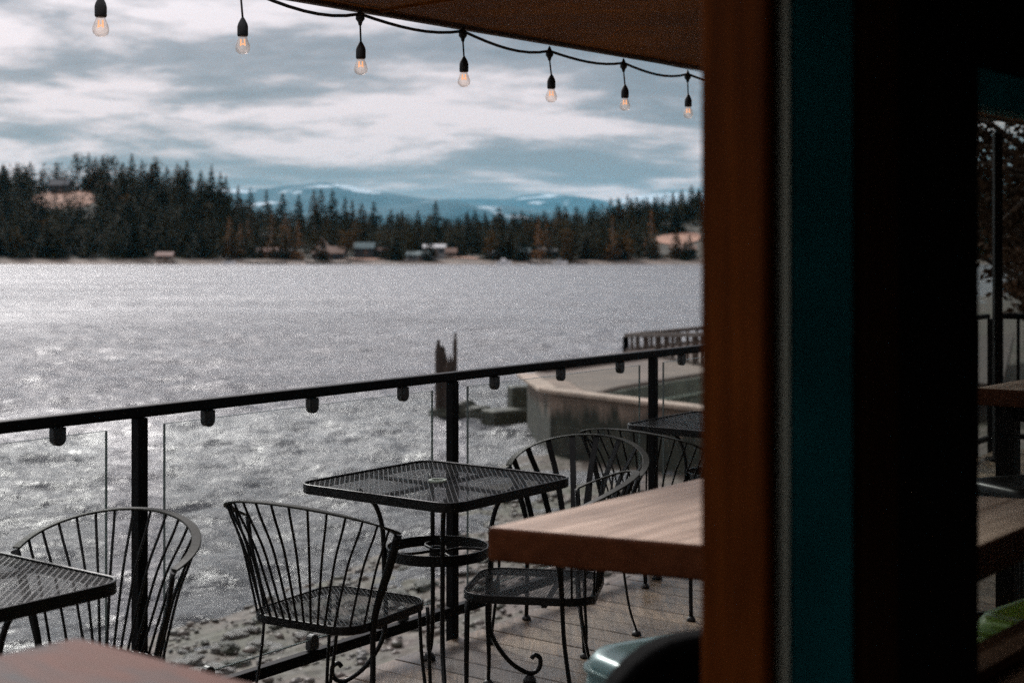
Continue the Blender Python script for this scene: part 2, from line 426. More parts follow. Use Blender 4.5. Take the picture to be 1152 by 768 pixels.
so.rotation_euler = (-d).to_track_quat('-Z','Y').to_euler(); so.location = (0,0,30)

# ------------------------------------------------------------------ camera
cam = bpy.data.cameras.new('camera'); co = bpy.data.objects.new('camera', cam); C.objects.link(co)
cam.sensor_width = 36; cam.lens = 50; cam.shift_y = -(384-HZ)/1152
co.location = (0,0,EYE); co.rotation_euler = (PI/2,0,0); cam.clip_end = 60000; cam.clip_start = .02
cam.dof.use_dof = True; cam.dof.focus_distance = 4.9; cam.dof.aperture_fstop = 3.6
bpy.context.scene.camera = co

# ------------------------------------------------------------------ lake, near shore
rows = []
y_ = 1700.0
while y_ > 300:                                     # rows get closer together near the deck
    rows.append(F*4.5/(y_-HZ)); y_ -= .75 if y_ < 760 else 6
rows = [-120, -40, -8] + rows + [430,460,520,700,1500]
cols = [-40000,-12000,-5000,-2500,-1500] + [-900+3.2*i for i in range(790)] + [2200,3500,6000,14000,40000]
def wave(x, y, sp):
    a = x*.966+y*.259; b = -x*.259+y*.966
    z = .12*noise.noise((a*.16,b*.30,1.7)) + .20*noise.noise((a*.50,b*.85,4.1))
    if sp < .9: z += .14*noise.noise((a*1.25,b*1.9,8.3))*min(1,(.9-sp)*2.5)
    if sp < .35: z += .055*noise.noise((a*3.1,b*4.3,2.9))*min(1,(.35-sp)*5)
    return z
vs = []
for j, Y in enumerate(rows):
    sp = abs(rows[min(j+1,len(rows)-1)]-Y); flat = Y < 4 or Y > 420
    for x in cols:
        X = (x-576)*max(Y,25 if Y > 4 else 60)/F
        vs.append((X, Y, WATER if flat else WATER + wave(X,Y,sp)*max(.25,min(1,1.3-Y/300))))
nc = len(cols)
mb = MB(); mb.add(vs, [(j*nc+i, j*nc+i+1, (j+1)*nc+i+1, (j+1)*nc+i) for j in range(len(rows)-1) for i in range(nc-1)], True)
structure(mb.build('lake', M['water']))
SH = [(-60,-16),(5,-7.6),(10,-5.4),(15.7,-3.3),(18,-2.7),(19.6,-1.9),(24.2,-.6),(33,.6),(38,3),(50,9),(80,22),(140,45),(300,110)]
def xs(Y):
    for (a,b),(c,e) in zip(SH, SH[1:]):
        if Y <= c: return b+(e-b)*(Y-a)/(c-a)
    return SH[-1][1]
def hshore(X, Y):
    dd = X - xs(Y) + .8*noise.noise((X*.25,Y*.25,3.3)) + .35*noise.noise((X*.9,Y*.9,1))
    sl = .085 - .055*max(0,min(1,(Y-14)/12))
    h = sl*dd if dd > 0 else .14*dd
    if dd > 12: h = sl*12+.03*(dd-12)
    h += .07*noise.noise((X*1.7,Y*1.7,0)) + .03*noise.noise((X*4,Y*4,7))
    return WATER + max(-3, min(h, 2.0))
mb = MB(); nx, ny = 230, 300
vs = []
for j in range(ny+1):
    Y = -20 + 160*(j/ny)**1.5
    for i in range(nx+1):
        X = -18 + 90*(i/nx)**1.3
        vs.append((X, Y, hshore(X,Y)))
mb.add(vs, [(j*(nx+1)+i, j*(nx+1)+i+1, (j+1)*(nx+1)+i+1, (j+1)*(nx+1)+i) for j in range(ny) for i in range(nx)], True)
structure(mb.build('shore_ground', M['shore']))

# rocks
def rock_mesh(name, seed, mat):
    bm = bmesh.new(); bmesh.ops.create_icosphere(bm, subdivisions=3, radius=1)
    for v in bm.verts:
        k = 1 + .35*noise.noise(v.co*1.3+Vector((seed,0,0))) + .15*noise.noise(v.co*3.1+Vector((0,seed,0)))
        v.co = Vector((v.co.x*k, v.co.y*k*.8, v.co.z*k*.55))
    me = bpy.data.meshes.new(name); bm.to_mesh(me); bm.free(); me.materials.append(mat); return me
rocks = [rock_mesh('shore_rock', 1.3, M['rock']), rock_mesh('shore_rock', 5.1, M['mossy_rock']), rock_mesh('shore_rock', 9.4, M['rock']), rock_mesh('shore_rock', 13.7, M['mossy_rock'])]
rr = random.Random(5)
spots = []
for i in range(46):
    x = rr.uniform(205, 350); y = 752 - (x-205)*.42 + rr.uniform(-22, 30); spots.append((x, y, rr.uniform(.05,.17)))
for i in range(34):
    x = rr.uniform(330, 640); y = 690-(x-330)*.42 + rr.uniform(-10, 60); spots.append((x, y, rr.uniform(.06,.2)))
for i,(x,y,r) in enumerate(spots):
    p = at(x, y, 4.5)
    o = bpy.data.objects.new('shore_rock', rocks[i%4]); C.objects.link(o)
    o.location = (p.x, p.y, hshore(p.x,p.y)+r*.15); o.rotation_euler = (0,0,rr.uniform(0,6)); o.scale = (r*rr.uniform(.8,1.6), r, r*rr.uniform(.7,1.1))
    tag(o, 'small %s rock at the waterline just below the deck' % ('dark wet' if i%2==0 else 'green mossy'), 'rock', 'wet rocks at the waterline' if i%2==0 else 'mossy rocks at the waterline')
pb = MB(); ic = bmesh.new(); bmesh.ops.create_icosphere(ic, subdivisions=1, radius=1)
icv = [v.co.copy() for v in ic.verts]; icf = [tuple(v.index for v in f.verts) for f in ic.faces]; ic.free()
for i in range(5200):
    Y = rr.uniform(7.5, 26); x = rr.uniform(150, 800); X = (x-576)*Y/F
    if X < xs(Y)-1.2: continue
    r = rr.choice((.014,.02,.025,.03,.05))*(.7+Y/30)*rr.uniform(.7,1.3); cz = hshore(X,Y); ca = rr.uniform(0,6); c_, s_ = math.cos(ca), math.sin(ca); ax, ay, az = rr.uniform(.9,1.6), rr.uniform(.7,1.1), rr.uniform(.45,.8)
    vv = []
    for v in icv:
        k = r*rr.uniform(.8,1.15); xx, yy = v.x*ax*k, v.y*ay*k
        vv.append((X+xx*c_-yy*s_, Y+xx*s_+yy*c_, cz+v.z*az*k+r*.1))
    pb.add(vv, icf, True)
structure(tag(pb.build('shore_pebbles', M['pebble']), 'loose brown and grey pebbles covering the shore below the deck', 'pebbles'), 'stuff')
# weed covered boulders round the broken pilings
for (x,y,rx) in ((520,466,.55),(541,468,.42),(497,468,.35)):
    p = at(x,y,4.5)
    o = bpy.data.objects.new('boulder', rocks[1 if rx>.5 else 3]); C.objects.link(o); o.location = (p.x,p.y,WATER+.05); o.scale = (rx,rx*.8,rx*1.1)
    tag(o, {.55:'largest dark weedy boulder at the foot of the broken piling',.42:'dark boulder right of the piling, next to the low ledge',.35:'small dark boulder on the left side of the broken piling'}[rx], 'boulder')

# broken pilings
p = at(502, 468, 4.5)
pg = thing('broken_piling', 'ragged cluster of broken brown timber pilings standing in the lake', 'piling', (p.x,p.y,WATER))
rr = random.Random(3)
for (dx,dy,h,r) in ((-.22,0,2.12,.085),(-.10,.06,1.95,.10),(.03,-.03,1.72,.10),(.14,.05,1.78,.09),(.245,.02,2.3,.06),(-.02,.15,1.6,.12)):
    m = MB(); k = 9
    ring = [[(dx + r*math.cos(2*PI*j/k)*(1+.2*rr.uniform(-1,1)), dy + r*math.sin(2*PI*j/k), z) for j in range(k)] for z in (-.6,.6,h-.35)]
    ring.append([(dx+ r*.5*math.cos(2*PI*j/k), dy+ r*.5*math.sin(2*PI*j/k), h-rr.uniform(0,.5)*(1 if j%3 else .1)) for j in range(k)])
    vs = [q for rg in ring for q in rg]
    m.add(vs, [(i*k+j,i*k+(j+1)%k,(i+1)*k+(j+1)%k,(i+1)*k+j) for i in range(3) for j in range(k)]+[tuple(3*k+j for j in range(k))])
    m.build('stump', M['old_timber'], pg)

# sea wall with its basin (top 1.4 m above the lake)
TD = 3.1
def G(x,y): q = at(x,y,TD); return (q.x,q.y)
sw = thing('sea_wall', 'concrete sea wall with dark green tide stain round a sunken basin', 'sea wall', (0,0,0))
A = [G(593,424), G(619,441.5), G(790,462), G(1000,486)]          # outer front edge
Bk = [G(1000,396), G(790,393), G(640,413), G(602,417)]           # outer back edge
hole = [G(664,441), G(700,433.5), G(790,419), G(1000,404), G(1000,470), G(790,453)]
def wall_block(pts_out, pts_in, z0, z1, name, mat, bev=.03):
    m = MB(); m.prism(pts_out + pts_in[::-1], z0, z1); return m.build(name, mat, sw, bev)
zt = EYE-TD
m = MB(); m.prism([A[0],A[1],A[2],A[3],G(1000,474),G(790,455),G(664,442.5),G(640,428)], WATER-1.5, zt); m.build('front_wall', M['concrete'], sw, .04)
m = MB(); m.prism([G(640,428),G(664,442.5),G(700,433.5),G(790,419),G(1000,404),Bk[0],Bk[1],Bk[2],Bk[3],A[0]], WATER-1.5, zt+.003); m.build('terrace', M['terrace'], sw, .04)
q0, q1, q2, q3 = [Vector((*g,0)) for g in (G(665,441.5),G(700,433.8),G(790,419.5),G(1000,404.5))]
m = MB()
for a,b in ((q0,q1),(q1,q2),(q2,q3)):
    off = Vector((.05,-.06,0)); m.bar(a+off+Vector((0,0,zt-.78)), b+off+Vector((0,0,zt-.78)), .06, 1.4)
m.build('basin_lining', M['green_wall'], sw)
m = MB(); m.prism([G(664,442.2),G(700,434.5),G(790,420),G(1000,405),G(1000,473),G(790,454)], WATER-1.4, zt-1.25); m.build('basin_floor', M['green_wall'], sw)
m = MB()
for a,b in ((q0,q1),(q1,q2),(q2,q3)): m.bar(a+Vector((.1,-.14,zt-.45)), b+Vector((.1,-.14,zt-.45)), .05,.06)
m.build('basin_pipe', M['pale_metal'], sw)
m = MB()
bpts = [Vector((*g,0)) for g in (G(606,417.5),G(640,413.5),G(790,393.5),G(1000,396.5))]
for a,b in zip(bpts,bpts[1:]): m.bar(a+Vector((0,-.25,zt+.12)), b+Vector((0,-.25,zt+.12)), .25, .22)
m.build('parapet', M['rust_wall'], sw, .02)
m = MB()
cp = [Vector((*g,0)) for g in (A[0],A[1],A[2],A[3])]
for a,b in zip(cp,cp[1:]):
    off = Vector((-.03,.16,zt+.035)); m.bar(a+off, b+off, .44, .09)
m.build('coping', M['coping'], sw, .02)
# low ledge left of the wall
ld = thing('stone_ledge', 'low dark stone ledge running from the sea wall into the lake', 'ledge')
m = MB(); a = at(548,474,4.5); b = at(600,470,4.5); m.bar(a+Vector((0,0,.05)), b+Vector((0,0,.05)), .7, .5); m.build('ledge_base', M['mossy_rock'], ld, .06)
m = MB(); a = at(573,470,4.5); b = at(600,469,4.5); m.bar(a+Vector((0,.1,.45)), b+Vector((0,.1,.45)), .5, .8); m.build('ledge_block', M['mossy_rock'], ld, .05)

# pier rail on the far side of the sea wall
pr = thing('pier_railing', 'weathered railing with upright posts on the far end of the sea wall', 'railing')
Yp = 44
a0, a1, a2 = atY(704,377,Yp), atY(766,376,Yp-5), atY(830,376,Yp-8)
b1 = atY(776,366,Yp+9); b2 = atY(860,362,Yp+9)
m = MB(); m.bar(a0,a2,.12,.12); m.build('top_rail', M['deck_beam'], pr, .01)
m = MB(); m.bar(a0,b2+Vector((0,0,0)),.12,.12); m.build('top_rail', M['deck_beam'], pr, .01)
for i in range(16):
    for A0,A1 in ((a0,a2),(a0,b2)):
        q = A0.lerp(A1, i/15); m = MB(); big = i%5==0
        m.box((q.x-(.09 if big else .045),q.y-.05,zt-.2),(q.x+(.09 if big else .045),q.y+.05,q.z-.05)); m.build('post' if big else 'baluster', M['deck_beam'], pr)
m = MB(); m.bar(Vector((a0.x,a0.y,zt+.02)),Vector((a2.x,a2.y,zt+.02)),.1,.12); m.bar(Vector((a0.x,a0.y,zt+.02)),Vector((b2.x,b2.y,zt+.02)),.1,.12); m.build('bottom_rail', M['deck_beam'], pr)
dk = thing('pier_deck', 'timber pier deck behind the sea wall', 'pier')
m = MB(); m.prism([(a0.x-.1,a0.y-.1),(a2.x+6,a2.y-2),(b2.x+10,b2.y+2)], zt-.35, zt-.1); m.build('planking', M['deck_beam'], dk)
for q in (a0, b2, a2):
    m = MB(); m.tube([(q.x+.3,q.y+.3,WATER-1.5),(q.x+.3,q.y+.3,zt-.36)], .16, 10); m.build('pile', M['old_timber'], dk)

# ------------------------------------------------------------------ far shore
D0 = 480.0
RID = [(-900,215),(-200,222),(0,222),(60,216),(130,216),(180,222),(230,234),(262,250),(300,260),(350,266),(420,269),(500,271),(560,269),(620,264),(680,256),(740,248),(800,240),(900,234),(1100,232),(1500,228),(2100,225)]
def lerp_tab(tab, x):
    if x <= tab[0][0]: return tab[0][1]
    for (a,b),(c,e) in zip(tab, tab[1:]):
        if x <= c: return b+(e-b)*(x-a)/(c-a)
    return tab[-1][1]
def far_h(x, Dd):
    """ground height at pixel column x, distance Dd (m)"""
    s = max(0, min(1.25, (Dd-D0)/150.0))
    hr = EYE + (HZ-lerp_tab(RID, x))*(D0+150)/F - WATER
    k = s*s*(3-2*s) if s < 1 else 1-.25*(s-1)
    lo = min(1.2, (Dd-D0+4)*.10)
    h = lo + (hr-1.2)*max(0, k) + (.5*noise.noise((x*.03,Dd*.05,0)) if s > .05 else 0)
    return WATER + h
def far_pt(x, Dd): return Vector(((x-576)*Dd/F, Dd, far_h(x, Dd)))
mb = MB(); nx, ny = 260, 46
vs = []
for j in range(ny+1):
    Dd = D0 - 12 + 230*(j/ny)**1.25
    for i in range(nx+1):
        x = -900 + 3000*i/nx; q = far_pt(x, Dd); vs.append(q)
mb.add(vs, [(j*(nx+1)+i, j*(nx+1)+i+1, (j+1)*(nx+1)+i+1, (j+1)*(nx+1)+i) for j in range(ny) for i in range(nx)], True)
structure(mb.build('far_shore', M['far_land']))

# mountains
MT1 = [(-600,222),(100,226),(200,216),(262,211),(300,210),(335,205.5),(360,203),(385,207),(410,212),(440,217),(470,221),(500,225),(530,229),(560,233),(700,240),(900,236),(1600,225)]
MT2 = [(-600,235),(300,230),(470,226),(510,223.5),(545,222.5),(565,223),(590,219.5),(606,218.5),(640,220.5),(662,222),(690,224.5),(715,219.5),(745,216.5),(790,215),(900,210),(1200,214),(1600,220)]
def ridge(tab, Dm, depth, seed, nx=420, ny=40):
    mb = MB(); vs = []
    for j in range(ny+1):
        s = j/ny
        for i in range(nx+1):
            x = -600 + 2200*i/nx
            top = EYE + (HZ-lerp_tab(tab, x))*Dm/F
            X = (x-576)*Dm/F
            Y = Dm + (s-.62)*depth
            k = 1-abs(s-.62)/.62 if s < .62 else 1-abs(s-.62)/.5
            k = max(0, k)**.85
            rough = noise.fractal((X*.0006+seed, Y*.0006, seed), .9, 2.1, 6)
            z = WATER - 2 + (top-WATER)*k + rough*(190*(1-k)*k*3 + 24)
            vs.append((X*(Y/Dm)**.0, Y, z))
    mb.add(vs, [(j*(nx+1)+i, j*(nx+1)+i+1, (j+1)*(nx+1)+i+1, (j+1)*(nx+1)+i) for j in range(ny) for i in range(nx)], True)
    return mb.build('mountains', M['mountain'])
structure(ridge(MT1, 16000, 7500, 2.0)); structure(ridge(MT2, 22000, 7500, 8.0))

# trees ------------------------------------------------------------
def conifer(rng, H=1.0, R=.19, bare=.1, tiers=24, per=9, droop=.25, clump=False, sparse=0):
    """unit-high conifer crown as many small needle sprays on whorls of drooping limbs"""
    m = MB()
    ph = rng.uniform(0,9)
    for k in range(tiers):
        h = bare + (1-bare)*(k+rng.uniform(-.3,.3))/tiers
        if rng.random() < sparse: continue
        prof = ((1-h)/(1-bare))
        rr_ = R*(prof**.8 if not clump else (math.sin(PI*min(1,prof*1.02+.02))**.6*.75+.1))*(.75+.5*abs(noise.noise((h*7,ph,0)))+rng.uniform(-.1,.15))+.008
        nb = max(4, int(per*(.4+.8*prof)))
        for b in range(nb):
            a = rng.uniform(0, 2*PI); ln = rr_*rng.uniform(.65,1.12)
            for q in (1.0,.68,.36):
                if q < .5 and rng.random() < .3: continue
                cx, cy, cz = ln*q*math.cos(a), ln*q*math.sin(a), h - droop*ln*q + rng.uniform(-.006,.006)
                w_ = (.030+.30*ln*(1.15-q*.6))*rng.uniform(.55,1.0); l_ = (.026+.34*ln)*rng.uniform(.6,1.05)
                ca, sa = math.cos(a+rng.uniform(-.5,.5)), math.sin(a+rng.uniform(-.5,.5)); tz = rng.uniform(-.55,.35)*l_
                hw = rng.uniform(-.4,.4)*w_
                m.add([(cx-ca*l_*.4, cy-sa*l_*.4, cz+.3*w_), (cx-sa*w_*.5, cy+ca*w_*.5, cz+hw), (cx+ca*l_*.6, cy+sa*l_*.6, cz+tz), (cx+sa*w_*.5, cy-ca*w_*.5, cz-hw)], [(0,1,2,3)])
    if not clump:
        m.tube([(0,0,.9),(0,0,1.0)], [.012,.001], 4)
    return m
def trunk_mb(r=.014, top=.93): 
    m = MB(); m.tube([(0,0,-.06),(0,0,.4),(0,0,top)], [r,r*.75,r*.15], 6); return m
def round_crown(rng, bare=.12, n=1400, R=.26):
    m = MB(); lobes = [(Vector((rng.uniform(-.13,.13), rng.uniform(-.13,.13), rng.uniform(bare+.12,.88))), rng.uniform(.07,.14)) for _ in range(16)]
    for _ in range(n):
        c, r = rng.choice(lobes); d_ = Vector((rng.gauss(0,1),rng.gauss(0,1),rng.gauss(0,1))).normalized()
        p_ = c + d_*r*rng.uniform(.4,1.05); e = Vector((rng.gauss(0,1),rng.gauss(0,1),rng.gauss(0,1))).normalized()
        f = d_.cross(e).normalized() if d_.cross(e).length > .01 else Vector((1,0,0)); s_ = rng.uniform(.012,.03)
        m.add([p_-e*s_, p_-f*s_*.7, p_+e*s_, p_+f*s_*.7], [(0,1,2,3)])
    return m
rng = random.Random(11)
def proto_meshes(mbc, mat, tr, bark='bark'):
    c = mbc.build('crown', mat); tk = tr.build('trunk', M[bark]); me = (c.data, tk.data)
    bpy.data.objects.remove(c); bpy.data.objects.remove(tk); return me
FIR = [proto_meshes(conifer(rng, R=r_, bare=b_, tiers=t_, per=15), M['conifer'], trunk_mb()) for r_, b_, t_ in ((.26,.03,26),(.22,.05,28),(.29,.04,24),(.20,.06,28),(.25,.02,28))]
PINE = [proto_meshes(conifer(rng, R=.17, bare=b_, tiers=20, per=9, droop=.05, clump=True, sparse=.28), M['conifer'], trunk_mb(.013,.96)) for b_ in (.35,.48,.4)]
LARCH = [proto_meshes(conifer(rng, R=.17, bare=.06, tiers=24, per=8, droop=.12, sparse=.1), M['larch'], trunk_mb(.012), 'pale_bark') for _ in range(3)]
SHRUBT = [proto_meshes(round_crown(rng), M['redleaf'], trunk_mb(.018,.6)) for _ in range(3)]
M['olive'] = foliage('olive_leaves', [(.1,(.024,.021,.006)),(.5,(.05,.034,.010)),(.9,(.10,.055,.018))])
OLIVE = [proto_meshes(round_crown(rng, .08, 900), M['olive'], trunk_mb(.018,.6)) for _ in range(3)]
def tree(meshes, p, H, wid, rz, name, label, cat, group):
    o = bpy.data.objects.new(name, None); C.objects.link(o); o.location = p; o.rotation_euler = (0,0,rz); o.scale = (H*wid,H*wid,H)
    tag(o, label, cat, group)
    for nm, me in zip(('crown','trunk'), meshes):
        c = bpy.data.objects.new(nm, me); C.objects.link(c); c.parent = o
    return o
rng = random.Random(21)
def clearing(x, Dd):
    if 34 < x < 112 and 570 < Dd < 624: return True          # bare slope under the hilltop house
    if 350 < x < 400 and Dd < 515: return True
    if 450 < x < 545 and Dd < 512: return True
    if 400 < x < 430 and Dd < 505: return True
    if 735 < x < 800 and Dd < 520: return True
    if 725 < x < 790 and 520 <= Dd < 560: return True
    return False
def tree_zone(x):
    if x < 262: return 'on the wooded hill left of the far shore'
    if x < 440: return 'behind the houses on the far shore'
    if x < 800: return 'in the dark wood right of the far houses'
    return 'on the far shore behind the window pane'
count = 0
placed = []
# crest individuals measured on the photograph: (x, top y, distance, kind)
crest = [(6,186,620,'fir'),(22,183,625,'pine'),(34,181,628,'fir'),(47,190,620,'pine'),(88,169,628,'pine'),(100,171,626,'fir'),(108,176,622,'fir'),(122,172,630,'pine'),(129,174,628,'pine'),
         (148,172,615,'fir'),(138,182,618,'fir'),(160,179,612,'fir'),(170,183,606,'fir'),(176,176,612,'pine'),(188,186,600,'fir'),(199,183,590,'fir'),(210,180,588,'fir'),(226,191,575,'fir'),(238,184,572,'fir'),(248,193,566,'fir'),(254,197,560,'fir'),
         (268,208,640,'fir'),(282,210,650,'fir'),(300,212,640,'fir'),(318,216,630,'fir'),(336,218,620,'fir'),(353,211,600,'fir'),(361,211,640,'fir'),(374,213,590,'fir'),(388,220,600,'fir'),(396,224,610,'fir'),(407,228,600,'fir'),(421,226,580,'fir'),
         (440,235,600,'fir'),(452,236,620,'fir'),(470,235,640,'fir'),(490,224,560,'fir'),(483,240,600,'fir'),(515,243,600,'fir'),(525,238,580,'fir'),(534,236,590,'fir'),(548,243,600,'fir'),(562,233,575,'fir'),(580,238,580,'fir'),(598,240,580,'fir'),
         (612,236,590,'fir'),(630,234,590,'fir'),(648,231,590,'fir'),(668,227,600,'fir'),(687,222,600,'fir'),(698,226,600,'fir'),(710,225,610,'fir'),(724,222,610,'fir'),(740,219,610,'fir'),(757,215,615,'fir'),(767,212,610,'fir'),(778,207,600,'fir'),(786,212,600,'fir')]
for x, yt, Dd, kd in crest:
    p = far_pt(x, Dd); H = EYE + (HZ-yt)*Dd/F - p.z
    H = max(8, H)
    if kd == 'pine': tree(rng.choice(PINE), p, H, rng.uniform(.95,1.25), rng.uniform(0,6), 'pine_tree', 'tall thin crowned pine standing out on the far hilltop at left', 'tree', 'tall pines on the left hilltop')
    else: tree(rng.choice(FIR), p, H, rng.uniform(1.0,1.45)*min(1.25,17/H), rng.uniform(0,6), 'conifer_tree', 'pointed skyline conifer '+tree_zone(x), 'tree', 'skyline conifers '+tree_zone(x))
    count += 1
tries = 0
while count < 285 and tries < 5000:
    tries += 1
    x = rng.uniform(-15, 800) if rng.random() < .93 else rng.uniform(1085, 1165)
    Dd = D0 + 14 + 150*rng.random()**1.15
    if rng.random() < .14 and 280 < x < 790: Dd = rng.uniform(484,496)      # a few trees screen the houses
    elif clearing(x, Dd): continue
    if any(abs(x-a) < 3.2 and abs(Dd-b) < 9 for a,b in placed): continue
    placed.append((x,Dd)); p = far_pt(x, Dd)
    low = Dd < 520
    if 255 < x < 345 and Dd < 545 and rng.random() < .62 or (rng.random() < .10 and low):
        tree(rng.choice(LARCH), p, rng.uniform(11,17), rng.uniform(.9,1.3), rng.uniform(0,6), 'larch_tree', 'rusty brown larch tree '+tree_zone(x), 'tree', 'brown larches '+tree_zone(x))
    elif rng.random() < .34 and 10 < x < 790 and Dd < 560:
        tree(rng.choice(OLIVE), p, rng.uniform(7.5,12), rng.uniform(1.0,1.5), rng.uniform(0,6), 'broadleaf_tree', 'rounded olive brown tree '+tree_zone(x), 'tree', 'olive broadleaf trees '+tree_zone(x))
    else:
        H = rng.uniform(11,17) if x < 262 else rng.uniform(8,13.5)
        if low: H *= .8
        tree(rng.choice(FIR), p, H, rng.uniform(1.0,1.7), rng.uniform(0,6), 'conifer_tree', 'dark green conifer '+tree_zone(x), 'tree', 'conifers '+tree_zone(x))
    count += 1
# the rest of the wood as one mass
allv = MB()
src = [proto_meshes(conifer(rng, R=.25, bare=.02, tiers=15, per=8), M['conifer'], trunk_mb())[0] for _ in range(4)]
srcd = [([v.co.copy() for v in me.vertices],[tuple(pl.vertices) for pl in me.polygons]) for me in src]
k_ = 0
while k_ < 1500:
    x = rng.uniform(-30, 805) if rng.random() < .88 else rng.uniform(1060,1200); Dd = D0 + 12 + 160*rng.random()
    if clearing(x, Dd): continue
    p = far_pt(x, Dd); H = (rng.uniform(9,15) if x < 262 else rng.uniform(7,12) if x < 1000 else rng.uniform(12,19)); wd = H*rng.uniform(1,1.6); ca = rng.uniform(0,6)
    vv, ff = srcd[k_%4]
    allv.add([(p.x+(v.x*math.cos(ca)-v.y*math.sin(ca))*wd, p.y+(v.x*math.sin(ca)+v.y*math.cos(ca))*wd, p.z+v.z*H) for v in vv], ff); k_ += 1
structure(tag(allv.build('far_woods', M['conifer']), 'dense dark conifer wood filling the far shore between single trees', 'woods'), 'stuff')

# bare slope under the hilltop house
m = MB(); vs = []; nx, ny = 30, 10
for j in range(ny+1):
    for i in range(nx+1):
        x = 36+72*i/nx; e = math.sin(PI*i/nx)**.4
        Dd = 596 + (j/ny-.5)*46*e + 2*noise.noise((i*.4,j*.4,0)); vs.append(far_pt(x,Dd)+Vector((0,0,.35)))
m.add(vs, [(j*(nx+1)+i, j*(nx+1)+i+1, (j+1)*(nx+1)+i+1, (j+1)*(nx+1)+i) for j in range(ny) for i in range(nx)], True)
structure(m.build('bare_slope', M['bare_soil']))

# houses on the far shore
def house(x, Dd, w_, d_, h, rh, wall, roof, label, name='lake_house', rz=0, nwin=3, over=.5, zoff=0, chim=False):
    w_ *= .84; d_ *= .84; h *= .88; rh *= .85
    p = far_pt(x, Dd); hs = thing(name, label, 'house' if 'boat' not in name else 'boathouse', (p.x,p.y,p.z+zoff), rz)
    m = MB(); m.box((-w_/2,-d_/2,-1.5),(w_/2,d_/2,h)); m.add([(-w_/2,-d_/2,h),(-w_/2,d_/2,h),(-w_/2,0,h+rh)],[(0,2,1)]); m.add([(w_/2,-d_/2,h),(w_/2,d_/2,h),(w_/2,0,h+rh)],[(0,1,2)])
    m.build('wall', M[wall], hs)
    m = MB(); o = over
    for sgn in (-1,1):
        a = [(-w_/2-o, sgn*(d_/2+o), h-o*rh/(d_/2)+.05),(w_/2+o, sgn*(d_/2+o), h-o*rh/(d_/2)+.05),(w_/2+o,0,h+rh+.05),(-w_/2-o,0,h+rh+.05)]
        b = [(q[0],q[1],q[2]+.22) for q in a]
        m.add(a+b, [(0,1,2,3),(7,6,5,4),(0,4,5,1),(1,5,6,2),(2,6,7,3),(3,7,4,0)])
    rf = m.build('roof', M[roof], hs)
    if chim:
        m = MB(); m.box((w_*.2,-.4,h+rh*.4),(w_*.2+.8,.4,h+rh+1)); m.build('chimney', M['wall_brown'], rf)
    for i in range(nwin):
        cx = -w_/2 + w_*(i+.5)/nwin
        m = MB(); m.box((cx-w_*.12/ (nwin/3), -d_/2-.06, h*.35),(cx+w_*.12/(nwin/3), -d_/2+.02, h*.8)); m.build('window', M['window_dark'], hs)
    m = MB(); m.box((w_*.02,-d_/2-.08,-.2),(w_*.02+1,-d_/2+.02,2)); m.build('door', M['wall_brown'], hs)
    return hs
house(68,612,9,6,4.2,2.4,'wall_dark','roof_grey','dark house among pines on the hilltop above the bare slope', chim=True)
house(121,618,9,6,2.6,1.4,'wall_cream','roof_tan','low cream house with tan roof beside hilltop pines')
house(302,500,8,5,2.4,1.3,'wall_brown','roof_red','brown cabin with reddish roof at the waterside below the larches', zoff=.3)
house(324,500,3.6,3,2.4,.8,'wall_cream','roof_white','tiny white roofed cabin at the waterside below the larches', zoff=.3)
house(302,560,7,5,2.8,1.2,'wall_cream','roof_grey','pale house half hidden in the trees above the larches')
house(370,498,12.5,7,2.3,2.4,'wall_dark','roof_tan','wide house with pale tan roof and dark front by the far shore', zoff=.2)
house(362,510,6,5,4.5,3.0,'wall_brown','roof_tan','steep gabled brown house behind the wide tan roof', rz=PI/2)
house(410,503,8,6,2.8,2,'wall_dark','roof_teal','dark house with small teal roof on the far shore', zoff=1.2)
house(471,489,9,6,2.0,1.3,'wall_grey','roof_teal','boathouse with wide grey teal roof standing at the water', name='boat_house', zoff=.1, nwin=2)
house(489,500,8.5,6,3.2,1.2,'wall_grey','roof_white','house with bright white roof just behind the teal boathouse', zoff=1.2)
house(186,482,6,5,2.0,1.3,'wall_cream','roof_red','small boathouse with rusty roof at the foot of the wooded hill', name='boat_house', zoff=.4, nwin=2)
house(768,507,10.5,6,2.0,1.6,'wall_dark','roof_tan','long low building with pale roof next to the brown clearing', zoff=.5)
house(617,505,7,5,2.4,1.2,'wall_dark','roof_grey','small dark cabin with grey roof under the right wood', zoff=.3)
house(505,512,6,4,2,1.5,'wall_cream','roof_tan','small tan roofed cabin right of the white roofed house', zoff=.4)
house(1140,495,12,7,3,2,'wall_brown','roof_tan','brown house on the far shore seen through the window pane', zoff=.3)
house(432,506,5,4,2.2,1.1,'wall_brown','roof_red','small rusty cabin between the teal roofed house and the boathouse', zoff=.5, nwin=2)
house(557,494,5,4,2.0,1.0,'wall_grey','roof_grey','small grey boathouse below the middle of the right wood', name='boat_house', zoff=.3, nwin=2)
house(590,500,5,4,2.2,1.2,'wall_cream','roof_teal','cream cabin with teal roof at the edge of the right wood', zoff=.5, nwin=2)
house(694,492,4,3.4,2.0,1.0,'wall_cream','roof_white','tiny pale hut standing alone left of the long low building', zoff=.4, nwin=2)
